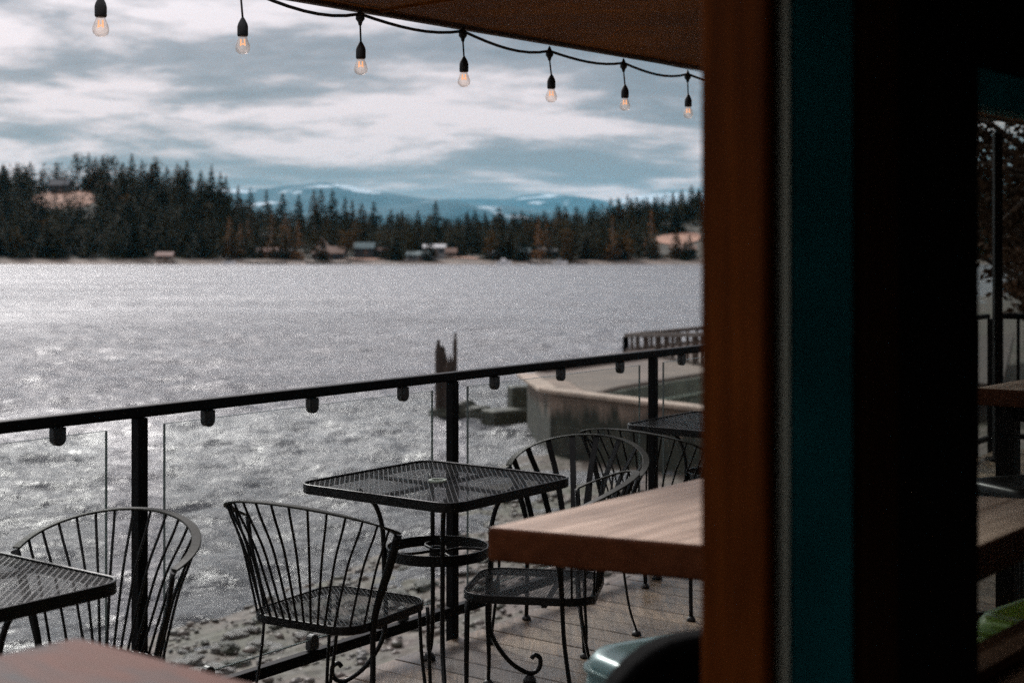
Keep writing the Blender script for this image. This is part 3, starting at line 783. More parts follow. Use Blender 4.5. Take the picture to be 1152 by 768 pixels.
# clearings and sandy paths on the shore
def patch(x0,x1,Da,Db,name):
    m = MB(); vs = []; nx, ny = 16, 6
    for j in range(ny+1):
        for i in range(nx+1):
            e = math.sin(PI*(i+.3)/(nx+.6))**.5; Dm = (Da+Db)/2
            x = x0+(x1-x0)*i/nx; vs.append(far_pt(x, Dm+(Db-Da)*(j/ny-.5)*e)+Vector((0,0,.3)))
    m.add(vs, [(j*(nx+1)+i, j*(nx+1)+i+1, (j+1)*(nx+1)+i+1, (j+1)*(nx+1)+i) for j in range(ny) for i in range(nx)], True)
    structure(m.build(name, M['bare_soil']))
patch(500,545,492,510,'sandy_bank'); patch(380,440,488,502,'sandy_bank'); patch(738,790,535,562,'bare_clearing'); patch(690,715,488,500,'sandy_bank')
# moored boats and docks
def boat(x, Dd, ln, label, cov):
    p = far_pt(x, Dd); b = thing('motor_boat', label, 'boat', (p.x,p.y,WATER))
    m = MB(); n = 9; rows = []
    for i in range(n):
        s = i/(n-1); wv = .95*(1-s**3)*(.75+.25*min(1,s*5)); X = -ln/2+ln*s
        rows.append([(X,-wv,.9+.25*s),(X,-wv*.7,0),(X,0,-.2),(X,wv*.7,0),(X,wv,.9+.25*s)])
    m.add([q for r_ in rows for q in r_], [(i*5+j,i*5+j+1,(i+1)*5+j+1,(i+1)*5+j) for i in range(n-1) for j in range(4)]+[(0,1,2,3,4)]+[(i*5,(i+1)*5,(i+1)*5+4,i*5+4) for i in range(n-1)])
    m.build('hull', M['boat_white'], b)
    m = MB(); m.box((-ln*.2,-.7,.95),(ln*.15,.7,1.9)); m.build('cabin', M[cov], b, .1)
boat(567,476,5,'white motor boat moored off the sandy far shore',  'boat_white'); boat(258,476,4.5,'dark covered boat moored below the wooded hill', 'wall_dark'); boat(630,477,5,'white boat with grey canopy moored by the right wood', 'wall_grey')
def dock(x0,x1,Dd,label):
    a, b = far_pt(x0,Dd), far_pt(x1,Dd); o = thing('boat_dock', label, 'dock', (a.x,a.y,WATER))
    m = MB(); m.box((0,-1,.45),(b.x-a.x,1,.65)); m.build('planking', M['deck_beam'], o)
    for i in range(5):
        m = MB(); m.tube([((b.x-a.x)*i/4,-.9,-1),((b.x-a.x)*i/4,-.9,1.0)], .14, 6); m.build('pile', M['old_timber'], o)
dock(280,322,478,'low timber dock in front of the brown waterside cabin'); dock(595,660,478,'long low timber dock below the right wood'); dock(345,395,479,'dock in front of the wide tan roofed house')

# ------------------------------------------------------------------ haze
hz_m = bpy.data.materials.new('haze_air'); hz_m.use_nodes = True; ht = hz_m.node_tree; ht.nodes.remove(ht.nodes['Principled BSDF'])
pv = ht.nodes.new('ShaderNodeVolumePrincipled'); pv.inputs['Color'].default_value = (.15,.70,1,1); pv.inputs['Density'].default_value = 1.9e-5; pv.inputs['Anisotropy'].default_value = .1
ht.links.new(pv.outputs[0], ht.nodes['Material Output'].inputs['Volume'])
mb = MB(); mb.box((-34000,-400,WATER-42),(34000,27000,1120)); hz = structure(mb.build('haze', hz_m), 'stuff')
tag(hz, 'thin blue haze over the lake and mountains', 'haze')

# ------------------------------------------------------------------ deck
mb = MB(); bw, gap = .138, .006
uu = -7.0; k_ = 0
Mdeck = Matrix.Translation(PB) @ Matrix.Rotation(ROT_U,4,'Z')      # local x = u, local -y = n
while uu < 6.9:
    cuts = [.02, 1.28 if k_%2 else 1.28, 3.1, 5.6]
    for a, b in zip(cuts, cuts[1:]): mb.box((uu, -(b-.004), -.038), (uu+bw-gap, -a, rng.uniform(-.0015,.0015)), Mdeck)
    uu += bw; k_ += 1
dko = mb.build('deck_floor', M['deck'], None, .003, 1); structure(dko)
mb = MB()
for n_ in (.05, 1.28, 3.1): mb.box((-7,-(n_+.06),-.30),(6.9,-n_,-.042),Mdeck)
for u_ in (-6,-3,0,3,6): mb.box((u_-.08,-.30,-3.4),(u_+.08,-.14,-.302),Mdeck)
structure(mb.build('deck_beams', M['deck_beam']))

# railing ----------------------------------------------------------
SP = 1.572
rl = thing('deck_railing', 'black metal deck railing with clear glass panes above the lake', 'railing', PB, ROT_U)
m = MB(); m.box((-7,-.022,1.036),(6.6,.022,1.072)); m.build('top_rail', M['black_metal'], rl, .006)
m = MB(); m.box((-7,-.018,.085),(6.6,.018,.125)); m.build('bottom_rail', M['black_metal'], rl, .003)
def Dclamp(cx, top, up):
    m = MB(); pts = []
    w2 = .022; hgt = .056
    pts = [(-w2,0),(w2,0)] + [(w2*math.cos(a), -(hgt-w2)-w2*math.sin(a)) for a in [PI*i/8 for i in range(9)]]
    sg = -1 if up else 1
    vs = [(cx+x_, -.014, top+sg*z_) for x_, z_ in pts] + [(cx+x_, .014, top+sg*z_) for x_, z_ in pts]
    n = len(pts); fs = [tuple(range(n)), tuple(reversed(range(n,2*n)))] + [(i,n+i,n+(i+1)%n,(i+1)%n) for i in range(n)]
    m.add(vs, fs); return m
for k in range(-4, 5):
    u0 = k*SP
    m = MB(); m.box((u0-.019,-.019,-.3),(u0+.019,.019,1.034)); m.build('post', M['black_metal'], rl, .003)
    if u0+SP > 6.6: continue
    a, b = u0+.10, u0+SP-.13
    m = MB(); m.box((a,-.004,.165),(b,.004,1.005)); gp = m.build('glass_pane', M['glass'], rl)
    m = MB(); m.box((a-.003,-.0042,.163),(a,.0042,1.006)); m.box((b,-.0042,.163),(b+.003,.0042,1.006)); m.box((a,-.0042,1.005),(b,.0042,1.0065)); m.box((a,-.0042,.1615),(b,.0042,.165)); m.build('polished_edge', M['glass_edge'], gp)
    for q in (.135,.5,.87):
        Dclamp(a+(b-a)*q, 1.034, False).build('clamp', M['clamp'], rl, .004)
        Dclamp(a+(b-a)*q, .127, True).build('clamp', M['clamp'], rl, .004)

# end railing with balusters, seen through the window pane
er = thing('baluster_railing', 'black railing with upright balusters at the far end of the deck', 'railing', L(6.75,.0), ROT_U)
m = MB(); m.box((-.025,-5.4,1.03),(.025,.0,1.075)); m.build('top_rail', M['black_metal'], er, .004)
m = MB(); m.box((-.02,-5.4,.10),(.02,.0,.14)); m.build('bottom_rail', M['black_metal'], er, .003)
for i in range(42):
    m = MB(); m.box((-.01,-.06-.128*i-.01,.141),(.01,-.06-.128*i+.01,1.029)); m.build('baluster', M['black_metal'], er)
for i in range(4):
    m = MB(); m.box((-.04,-.0-1.79*i-.04,-.3),(.04,-1.79*i+.04,1.028)); m.build('post', M['black_metal'], er)
q = atY(1105, 300, L(6.75,.4).y)
rp = thing('roof_post', 'slim dark post holding the porch roof at the far end of the deck', 'post', (q.x,10.6,0))
m = MB(); m.box((-.03,-.03,-.3),(.03,.03,2.44)); m.build('shaft', M['black_metal'], rp, .004)
m = MB(); m.box((-.07,-.07,.002),(.07,.07,.02)); m.build('base_plate', M['black_metal'], rp)

# ------------------------------------------------------------------ expanded metal
def expanded(inside, w_, d_, lx=.026, ly=.0118, sw=.0029, th=.0016, z=0):
    m = MB(); nx = int(w_/lx)+2; ny = int(d_/ly)+2
    for j in range(-ny, ny+1):
        for i in range(-nx, nx+1):
            cx = i*lx + (lx/2 if j%2 else 0); cy = j*ly/1.0
            for sx, sy in ((1,1),(1,-1)):
                a = (cx, cy); b = (cx+sx*lx/2, cy+sy*ly)
                mx, my = (a[0]+b[0])/2, (a[1]+b[1])/2
                if not inside(mx, my): continue
                m.bar((a[0],a[1],z),(b[0],b[1],z), sw, th)
    return m
def in_rrect(w_, d_, r):
    def f(x,y):
        ax, ay = abs(x), abs(y)
        if ax > w_/2 or ay > d_/2: return False
        if ax > w_/2-r and ay > d_/2-r: return (ax-w_/2+r)**2+(ay-d_/2+r)**2 < r*r
        return True
    return f

# mesh tables ------------------------------------------------------
def make_table(label):
    tb = thing('mesh_table', label, 'table', (0,0,0), 0, 'black mesh patio tables along the railing')
    S = .72; inner = in_rrect(S-.012,S-.012,.07)
    tp = expanded(lambda x,y: inner(x,y) and x*x+y*y > .031**2, S/2+.03, S/2+.03, z=.735).build('table_top', M['iron'], tb)
    m = MB(); m.ring(rrect(S,S,.075), rrect(S-.016,S-.016,.067), .708, .742); m.build('top_rim', M['iron'], tb, .003)
    m = MB(); m.ring([(.033*math.cos(2*PI*i/20),.033*math.sin(2*PI*i/20)) for i in range(20)], [(.022*math.cos(2*PI*i/20),.022*math.sin(2*PI*i/20)) for i in range(20)], .733,.742); m.build('umbrella_ring', M['pale_metal'], tb)
    m = MB(); m.bar((-.35,0,.723),(.35,0,.723),.02,.012); m.bar((0,-.35,.7235),(0,.35,.7235),.02,.012); m.build('brace', M['iron'], tb)
    for k in range(4):
        a = PI/4+k*PI/2; ca, sa = math.cos(a), math.sin(a)
        prof = [(.285,.715),(.225,.66),(.198,.58),(.193,.50),(.190,.40),(.185,.26),(.20,.17),(.255,.085),(.315,.040),(.350,.034),(.372,.052),(.374,.085),(.355,.098),(.342,.085)]
        pts = smooth_path([(ca*r, sa*r, z) for r, z in prof], 4)
        m = MB(); m.tube(pts, .0085, 8); lg = m.build('leg', M['iron'], tb)
        m = MB(); m.lathe([(0,0),(.024,0),(.024,.012),(.016,.022),(.016,.026),(0,.026)], 12, (ca*.335,sa*.335,0)); m.build('foot', M['rubber'], lg)
    m = MB(); n = 40
    c_ = lambda r: [(r*math.cos(2*PI*i/n), r*math.sin(2*PI*i/n)) for i in range(n)]
    m.ring(c_(.185), c_(.180), .468,.505); sr = m.build('shelf_ring', M['iron'], tb)
    m = MB(); m.ring(c_(.03), c_(.022), .47,.50)
    for k in range(4):
        a = PI/4+k*PI/2
        pts = smooth_path([(.03*math.cos(a),.03*math.sin(a),.485),(.08*math.cos(a+.35),.08*math.sin(a+.35),.486),(.13*math.cos(a+.25),.13*math.sin(a+.25),.485),(.181*math.cos(a),.181*math.sin(a),.485)],5); m.tube(pts,.0055,6)
    m.build('shelf_scroll', M['iron'], sr)
    return tb
tb1 = make_table('black mesh table in the middle of the view, between two chairs')
tb1.location = L(-.545,.373); tb1.rotation_euler = (0,0,ROT_U)
copy_tree(tb1, L(-2.56,.385), ROT_U, 'black mesh table cut off at the left edge, beside the lone chair')
copy_tree(tb1, L(1.60,.385), ROT_U, 'black mesh table farther along the railing, half hidden by the window post')

# chairs -----------------------------------------------------------
def rim_pt(t_, k=1.0):
    a = t_*1.727
    return Vector((.303*math.sin(a), -.143-.202*math.cos(a), RIM0+RISE*(math.cos(a)+.156)/1.156))
RIM0 = .703; RISE = .10
def make_chair(label, slats=False):
    global RIM0, RISE
    RIM0 = .66 if slats else .703; RISE = .12 if slats else .10
    ch = thing('patio_chair', label, 'chair', (0,0,0), 0, 'black wrought iron chairs along the railing')
    SW, SD, SZ = .42, .45, .425
    inner = in_rrect(SW-.01,SD-.01,.085)
    st = expanded(inner, SW/2+.03, SD/2+.03, .019, .0088, .0017, .0012, SZ-.004).build('seat', M['iron'], ch)
    m = MB(); m.ring(rrect(SW,SD,.09), rrect(SW-.014,SD-.014,.083), SZ-.028, SZ); m.build('seat_frame', M['iron'], st, .003)
    m = MB(); pts = [rim_pt(-1+2*i/48) for i in range(49)]
    m.ribbon(pts, .027, .006); m.build('back_rim', M['rim_iron'], ch, .0015, 1)
    nsp = 9 if slats else 15
    for i in range(nsp):
        t_ = -.86+1.72*i/(nsp-1)
        top = rim_pt(t_) - Vector((0,0,.003)); s = t_/.86
        if abs(s) <= .66: bx, by = s/.66*.12, -.220
        else:
            q_ = (abs(s)-.66)/.34*math.radians(78)
            bx, by = math.copysign(.12+.085*math.sin(q_), s), -.135-.085*math.cos(q_)
        bot = Vector((bx*1.0, by, SZ-.012))
        outw = (top-bot); mid = bot.lerp(top,.62) - Vector((outw.x,outw.y,0))*.10
        path = smooth_path([bot, bot.lerp(top,.3)-Vector((outw.x,outw.y,0))*.06, mid, bot.lerp(top,.88)-Vector((outw.x,outw.y,0))*.02, top], 4)
        m = MB()
        if slats:
            rad = Vector((top.x,top.y+.0,0)).normalized()
            k = len(path); base = len(m.v); tang = Vector((-rad.y,rad.x,0))
            for q in path:
                for ii,jj in ((-1,-1),(1,-1),(1,1),(-1,1)): m.v.append(tuple(q+tang*(ii*.0125)+rad*(jj*.0025)))
            for a in range(k-1):
                for j in range(4): m.f.append((a*4+j,a*4+(j+1)%4,(a+1)*4+(j+1)%4,(a+1)*4+j)); m.sm.append(False)
            m.build('slat', M['iron'], ch)
        else:
            m.tube(path, .0042, 6); m.build('spindle', M['iron'], ch)
    if slats:
        pass
    for sg in (-1,1):
        tip = rim_pt(sg*1.0)
        pts = smooth_path([tip+Vector((0,.004,-.004)), (sg*.272,-.117,.595), (sg*.238,-.120,.50), (sg*.217,-.122,.41), (sg*.221,-.13,.28), (sg*.235,-.155,.12), (sg*.254,-.185,.018)], 5)
        rs = [ .0135 if i < 6 else max(.009,.0135-.0004*(i-6)) for i in range(len(pts))]
        m = MB(); m.tube(pts, rs, 8, .55, True, Vector((sg*.6,-.6,.1))); lg = m.build('rear_leg', M['iron'], ch)
        m = MB(); m.lathe([(0,0),(.019,0),(.020,.008),(.011,.018),(0,.018)], 12, (sg*.254,-.185,0)); m.build('foot', M['rubber'], lg)
        m = MB()
        for q in (-1,1):
            m.tube(smooth_path([(sg*(.184+.016*q),.200,.40),(sg*(.190+.015*q),.202,.25),(sg*(.205+.008*q),.200,.10),(sg*(.208+.003*q),.203,.014)],4), .0062, 7)
        lg = m.build('front_leg', M['iron'], ch)
        m = MB(); m.lathe([(0,0),(.019,0),(.020,.008),(.011,.018),(0,.018)], 12, (sg*.208,.203,0)); m.build('foot', M['rubber'], lg)
    m = MB(); m.bar((-.205,-.06,SZ-.032),(.205,-.06,SZ-.032),.018,.008); m.build('seat_brace', M['iron'], ch)
    return ch
def face(dx, dy): return math.atan2(dy,dx)-PI/2
c1 = make_chair('black spindle backed iron chair left of the middle table, its back to us')
c1.location = (-.55,4.577,0); c1.rotation_euler = (0,0,face(.508,.862))
copy_tree(c1, (-1.227,3.878,0), face(-.479,-.878), 'black spindle backed iron chair at the far left, facing the cut off table')
copy_tree(c1, (.08,4.89,0), face(-1,.17), 'black iron chair with mesh seat showing below the thick wooden table top')
copy_tree(c1, L(.98,.40), face(U.x,U.y), 'black iron chair standing back to back behind the broad slatted chair')
copy_tree(c1, L(2.36,.42), face(-U.x,-U.y), 'black iron chair beyond the half hidden mesh table by the window post')
c3 = make_chair('black iron chair with broad flat back slats right of the middle table', True)
c3.location = (.195,5.75,0); c3.rotation_euler = (0,0,face(-.48,-.877))

# wooden tables ----------------------------------------------------
def wood_table(poly, label, mat, ped=False, ztop=1.053, th=.064, name='wooden_table', rz=0):
    cx = sum(p[0] for p in poly)/len(poly); cy = sum(p[1] for p in poly)/len(poly)
    tb = thing(name, label, 'table', (cx,cy,0), rz, 'tall wooden tables on the deck')
    Rm = Matrix.Rotation(-rz,4,'Z')
    pl = [Rm @ Vector((p[0]-cx,p[1]-cy,0)) for p in poly]
    m = MB(); m.prism(pl, ztop-th, ztop); tt = m.build('table_top', mat, tb, .007, 3)
    if mat is M['slab']:
        tt.data.materials.append(M['slab_edge'])
        for pg_ in tt.data.polygons:
            if pg_.normal.z < .5: pg_.material_index = 1
    if ped:
        c = pl[0] + (pl[1]-pl[0])*.72 + (pl[3]-pl[0])*.5
        m = MB(); m.tube([(c.x,c.y,.02),(c.x,c.y,ztop-th-.012)], .045, 14); m.build('pedestal', M['black_metal'], tb)
        m = MB(); m.lathe([(0,.002),(.27,.002),(.27,.014),(.06,.035),(.046,.05)], 24, (c.x,c.y,0)); m.build('base', M['black_metal'], tb)
        m = MB(); m.box((c.x-.18,c.y-.18,ztop-th-.012),(c.x+.18,c.y+.18,ztop-th-.002)); m.build('mounting_plate', M['black_metal'], tb)
        return tb
    c = Vector((0,0,0)); lp = []
    for q in pl:
        a = q.lerp(c, .22); lp.append(a)
        m = MB(); m.box((a.x-.035,a.y-.035,.002),(a.x+.035,a.y+.035,ztop-th-.004)); m.build('leg', M['black_metal'], tb, .004)
    m = MB()
    for a,b in zip(lp, lp[1:]+lp[:1]): m.bar(a+Vector((0,0,ztop-th-.035)), b+Vector((0,0,ztop-th-.035)), .03,.05)
    m.build('apron', M['black_metal'], tb)
    return tb
dr = .51
pA = Vector((-.046,2.63,0)); e1 = Vector((.636,.772,0)); e2 = Vector((.919,-.395,0))
wood_table([pA, pA+e2*.80, pA+e2*.80+e1*.74, pA+e1*.74], 'thick reddish wooden table top jutting out from the window post', M['slab'], True, rz=math.atan2(e1.y,e1.x))
pR = Vector((-.575,1.885,0)); ru = Vector((.66,.75,0)); rn = Vector((.80,-.60,0))
wood_table([pR, pR-ru*.9, pR-ru*.9+rn*.62, pR+rn*.62], 'worn reddish painted table corner with grey patch at bottom left', M['worn_red'], rz=math.atan2(rn.y,rn.x))
pW = Vector((1.72,5.3,0))
wood_table([pW, pW+rn*.8, pW+rn*.8+ru*.9, pW+ru*.9], 'brown wooden table on the deck seen through the right window pane', M['slab'], rz=math.atan2(ru.y,ru.x))

# stools -----------------------------------------------------------
def stool(loc, rz, mat, label, seat=True):
    s = thing('metal_stool', label, 'stool', loc, rz, 'metal bar stools')
    Z = .76; m = MB(); rings = []
    for (w_, z, r) in ((.325,Z-.085,.06),(.318,Z-.02,.065),(.312,Z-.006,.068),(.296,Z+.006,.07),(.26,Z+.006,.07),(.2,Z-.003,.06),(.06,Z-.006,.02)):
        rings.append([(x,y,z) for x,y in rrect(w_,w_,r,6)])
    n = len(rings[0]); vs = [q for r_ in rings for q in r_]
    m.add(vs, [(i*n+j,i*n+(j+1)%n,(i+1)*n+(j+1)%n,(i+1)*n+j) for i in range(len(rings)-1) for j in range(n)], True)
    m.add([(x,y,Z-.006) for x,y in rrect(.06,.06,.02,6)], [tuple(range(n))])
    st = m.build('seat', mat, s)
    m = MB(); m.ring(rrect(.331,.331,.066,6), rrect(.320,.320,.064,6), Z-.030, Z-.022); m.build('seam', mat, st)
    tops = []
    for sx in (-1,1):
        for sy in (-1,1):
            m = MB(); a = Vector((sx*.125,sy*.125,Z-.06)); b = Vector((sx*.20,sy*.20,.01))
            m.bar(a, b, .042, .012, Vector((sx,sy,0))); m.bar(a+Vector((sx*.008,sy*.008,0)), b+Vector((sx*.008,sy*.008,0)), .018,.016, Vector((sx,sy,0)))
            lg = m.build('leg', mat, s, .003)
            m = MB(); m.box((sx*.20-.02,sy*.20-.02,0),(sx*.20+.02,sy*.20+.02,.012)); m.build('foot', M['rubber'], lg)
    z = .27; k = .125+.075*(Z-.06-z)/(Z-.07)
    for a,b in (((-k,-k),(k,-k)),((k,-k),(k,k)),((k,k),(-k,k)),((-k,k),(-k,-k))):
        m = MB(); m.bar((a[0],a[1],z),(b[0],b[1],z),.012,.03); m.build('footrest', mat, s)
    return s
stool((.345,2.80,0), .55, M['teal_metal'], 'teal metal bar stool pushed under the thick wooden table')
stool((1.215,3.10,0), .75, M['green_metal'], 'bright green metal bar stool outside the right window pane')
stool((1.78,4.9,0), .4, M['iron'], 'black metal bar stool by the brown table behind the window pane')
# dark chair by the sill, only its shoulder shows
bc = thing('bar_chair', 'black bar chair whose rounded back shows beside the window post', 'chair', (.285,2.02,.015), .45)
m = MB(); prof = []
W2 = .21
outl = [(-W2,.62)] + [(-W2+.16*(1-math.cos(a)), .86+.15*math.sin(a)) for a in [PI/2*i/8 for i in range(9)]] + [(W2-.16*(1-math.sin(a)), .86+.15*math.cos(a)) for a in [PI/2*i/8 for i in range(9)]] + [(W2,.62)]
vs = [(x, -.02-.25*x*x, z) for x,z in outl] + [(x,.025-.25*x*x,z) for x,z in outl]; n = len(outl)
m.add(vs, [tuple(range(n)), tuple(reversed(range(n,2*n)))]+[(i,n+i,n+(i+1)%n,(i+1)%n) for i in range(n)]); m.build('backrest', M['black_vinyl'], bc, .012, 3)
m = MB(); m.prism(rrect(.4,.38,.08), .66,.73, Matrix.Translation((0,.2,0))); m.build('seat', M['black_vinyl'], bc, .02, 3)
for sx in (-1,1):
    for y0 in (.04,.36):
        m = MB(); m.bar((sx*.16,y0,.66),(sx*.2,y0+(.04 if y0>.2 else -.04),.0),.03,.03,Vector((0,1,0))); m.build('leg', M['black_metal'], bc)

# ------------------------------------------------------------------ porch roof
E1 = Vector((.967,7.33,0)); E2 = Vector((-.815,5.30,0)); ed = (E1-E2).normalized(); en = Vector((ed.y,-ed.x,0))
ROOF = 2.493; RX = -.08  # unseen left end of the roof cut short so sun reaches the tables
ME = Matrix.Translation((E2.x,E2.y,0)) @ Matrix.Rotation(math.atan2(ed.y,ed.x),4,'Z')      # x along the eave, -y towards the house
pf = thing('porch_roof', 'brown wooden porch roof overhanging the deck at upper right', 'roof')
m = MB(); m.box((RX,-8.2,ROOF+.012),(7.6,-.035,ROOF+.03),ME); m.build('soffit', M['soffit'], pf)
m = MB(); m.box((RX,-.034,ROOF-.004),(7.6,.0,ROOF+.20),ME); m.build('fascia', M['fascia'], pf, .004)
m = MB(); m.box((RX-.05,-8.3,ROOF+.21),(7.7,.08,ROOF+.26),ME); m.build('roofing', M['roof_grey'], pf)
m = MB(); m.box((7.57,-8.2,ROOF-.004),(7.6,-.036,ROOF+.20),ME); m.build('gable_board', M['teal'], pf)
for x0 in (.4,3.0,5.4):
    m = MB(); m.box((x0,-8.1,ROOF+.003),(x0+.012,-.04,ROOF+.0115),ME); m.build('soffit_batten', M['soffit'], pf)

# string lights ----------------------------------------------------
sl = thing('string_lights', 'black cord of clear hanging bulbs strung along the porch eave', 'lights')
nodes = []
ZN = EYE+.87
for k in range(-4, 12):
    u_ = -.585+.61*k
    if k == -2: u_ += .045
    if k == -1: u_ += .02
    nodes.append(L(u_, .034, ZN + (.012 if k%2 else 0) + (.02 if k >= 4 else 0)))
path = []
for a, b in zip(nodes, nodes[1:]):
    sag = rng.uniform(.018,.034)
    for i in range(8):
        q = i/8; p = a.lerp(b,q); p.z += .008 - sag*4*q*(1-q)*(1+.5*(q-.5)); path.append(p)
path.append(nodes[-1])
m = MB(); m.tube(path, .0062, 7); m.build('cord', M['rubber'], sl)
m = MB(); m.tube([nodes[0]+Vector((0,0,.036)), nodes[-1]+Vector((0,0,.036))], .0016, 5); m.build('support_wire', M['rubber'], sl)
for i, nd in enumerate(nodes):
    tilt = rng.uniform(-.05,.05)
    m = MB()
    m.lathe([(.002,.03),(.010,.012),(.017,.004),(.017,-.012),(.009,-.022),(.006,-.034)], 10, nd)      # cord tap
    a = nd + Vector((0,0,-.03)); b = nd + Vector((tilt*.1+.006,0,-.098))
    m.tube([a,b], .0036, 7)
    m.lathe([(.004,.004),(.009,-.004),(.016,-.018),(.0185,-.028),(.0185,-.056),(.0165,-.060),(0,-.060)], 14, b); sk = m.build('lamp_socket', M['rubber'], sl)
    c = b + Vector((0,0,-.058))
    m = MB(); m.lathe([(.0135,0),(.0150,-.008),(.0200,-.020),(.0250,-.034),(.0258,-.042),(.0225,-.053),(.013,-.061),(.0,-.063)], 14, c); m.build('bulb', M['bulb_glass'], sk)
    m = MB(); m.tube([c+Vector((-.006,0,-.012)),c+Vector((-.008,.002,-.034)),c+Vector((0,.004,-.026)),c+Vector((.008,-.002,-.034)),c+Vector((.006,0,-.012))], .0026, 5); m.build('filament', M['filament'], sk)

# ------------------------------------------------------------------ window wall and room
Wd = Vector((.65,.76,0)).normalized(); Wm = Vector((Wd.y,-Wd.x,0)); W0 = Vector((.70,2.05,0))
MW = Matrix.Translation(W0) @ Matrix.Rotation(math.atan2(Wd.y,Wd.x),4,'Z')     # x along the wall, -y into the room, +y outside
ww = thing('window_wall', 'dark wooden window post with teal trim and fixed pane at right', 'wall')
T = .085
def wbox(name, x0,x1,y0,y1,z0,z1, mat, bev=.003, par=None):
    m = MB(); m.box((x0,y0,z0),(x1,y1,z1),MW); return m.build(name, mat, par or ww, bev)
wbox('jamb_board', -.650,-.632, 0,T, .94,2.2, M['jamb'], .004)
wbox('frame_core', -.631,-.09, .012,T-.004, .94,2.2, M['dark_wood'], 0)
wbox('bead', -.613,-.602, -.005,.011, .94,2.2, M['pale_metal'], .007)
wbox('trim_board', -.592,-.456, -.006,.011, .94,2.2, M['teal'], .004)
wbox('stile', -.452,-.36, -.020,.011, .94,2.2, M['dark_wood'], .006)
wbox('panel', -.357,-.09, -.010,.011, .94,2.2, M['void'], .003)
wbox('sill', -3.6,-.66, -.14,T+.08, .895,.938, M['dark_wood'], .006)
wbox('sill', -.655,2.6, -.14,T+.03, .895,.9375, M['dark_wood'], .006)
wbox('lower_wall', -3.6,2.6, .0,T, .0,.893, M['dark_wood'], 0)
wbox('header', -3.6,2.6, -.01,T, 2.205,2.47, M['dark_wood'], .004)
wbox('transom', -.088,2.298, -.012,.033, 1.82,2.2, M['void'], .003)
wbox('transom_trim', -.088,2.298, -.008,.033, 1.765,1.818, M['teal'], .003)
wbox('end_wall', 2.3,2.6, -.01,T+.01, .94,2.2, M['dark_wood'], .003)
wbox('end_wall', -3.6,-3.3, -.01,T+.01, .94,2.2, M['dark_wood'], .003)
wbox('window_pane', -.088,2.298, .035,.041, .9385,2.203, M['window_glass'], 0)
wbox('glazing_bead', -.088,2.298, .02,.058, .938,.956, M['dark_wood'], .002)
rm = thing('dining_room', 'dark dining room the view is taken from', 'room')
def rbox(name, x0,x1,y0,y1,z0,z1, mat): m = MB(); m.box((x0,y0,z0),(x1,y1,z1),MW); m.build(name, mat, rm)
rbox('back_wall', -3.7,2.7,-4.6,-4.5,0,.9, M['interior']); rbox('back_wall', -3.7,2.7,-4.6,-4.5,2.2,2.48, M['interior'])
for xa, xb in ((-3.7,-3.2),(-.7,-.4),(2.2,2.7)): rbox('back_wall', xa,xb,-4.6,-4.5,.902,2.198, M['interior'])  # gaps between these piers are added openings that let sky light indoors
rbox('side_wall', -3.7,-3.61,-4.49,-3.6,0,2.48, M['interior']); rbox('side_wall', -3.7,-3.61,-3.598,-.6,0,.9, M['interior']); rbox('side_wall', -3.7,-3.61,-3.598,-.6,2.2,2.48, M['interior']); rbox('side_wall', -3.7,-3.61,-.598,-.02,0,2.48, M['interior']); rbox('side_wall', 2.61,2.7,-4.49,-.02,0,2.48, M['interior'])  # unseen side wall opening, likewise added to brighten the inner trim
rbox('room_floor', -3.6,2.6,-4.49,-.01,-.03,.012, M['dark_wood']); rbox('room_ceiling', -3.6,2.6,-4.49,-.015,2.44,2.485, M['ceil'])

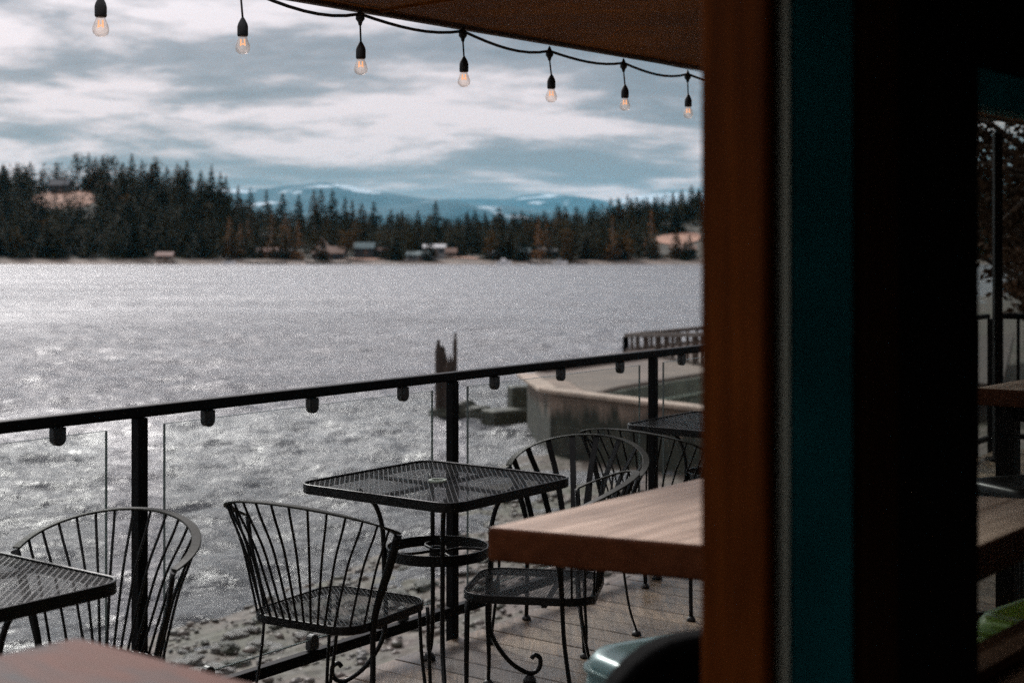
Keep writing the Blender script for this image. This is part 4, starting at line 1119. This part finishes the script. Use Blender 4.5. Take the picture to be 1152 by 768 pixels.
# a broadleaf tree beyond the end of the deck (through the pane)
rng = random.Random(4)
bt = thing('broadleaf_tree', 'dark leafy tree hanging over the end of the deck behind the window pane', 'tree', (6.9,17.5,WATER+1.4))
m = MB(); m.tube(smooth_path([(0,0,-.4),(.1,0,1.5),(-.1,.1,3),(.1,0,4.6)],4), [.22-.009*i for i in range(13)], 10); m.build('trunk', M['bark'], bt)
m = MB(); lv = MB()
for k in range(60):
    a = rng.uniform(0,2*PI); h0 = rng.uniform(2.4,4.5); ln = rng.uniform(1.2,2.6)
    p0 = Vector((0,0,h0)); p1 = p0+Vector((math.cos(a)*ln*.55,math.sin(a)*ln*.55,rng.uniform(.2,1.0))); p2 = p0+Vector((math.cos(a)*ln,math.sin(a)*ln,rng.uniform(-.1,1.6)))
    m.tube(smooth_path([p0,p1,p2],3), [.05-.006*i for i in range(7)], 5)
    for _ in range(170):
        q = p1.lerp(p2, rng.random()**.6) + Vector((rng.gauss(0,.22),rng.gauss(0,.22),rng.gauss(-.08,.2)))
        e = Vector((rng.gauss(0,1),rng.gauss(0,1),rng.gauss(0,.6))).normalized(); f = e.cross(Vector((rng.gauss(0,1),rng.gauss(0,1),rng.gauss(0,1)))).normalized(); s_ = rng.uniform(.035,.07)
        lv.add([q-e*s_,q-f*s_*.6,q+e*s_,q+f*s_*.6],[(0,1,2,3)])
m.build('branches', M['bark'], bt); lv.build('crown', M['redleaf'], bt)

for bx_, by_, H_, lb in ((22.5,62,5.6,'rounded russet bush on the near shore behind the window pane'),(28,75,7,'taller russet tree on the near shore behind the window pane')):
    o = tree(SHRUBT[0] if H_ < 6 else SHRUBT[1], (bx_,by_,hshore(bx_,by_)-.2), H_, 1.5, 1.0, 'russet_tree', lb, 'tree', None)
# ------------------------------------------------------------------ render settings
sc = bpy.context.scene
sc.view_settings.view_transform = 'Standard'; sc.view_settings.look = 'None'; sc.view_settings.exposure = 1.2; sc.view_settings.gamma = 1
sc.render.engine = 'CYCLES'
sc.cycles.use_denoising = False
sc.cycles.max_bounces = 8; sc.cycles.transparent_max_bounces = 24; sc.cycles.volume_bounces = 0
sc.cycles.sample_clamp_indirect = 4; sc.cycles.sample_clamp_direct = 2.2
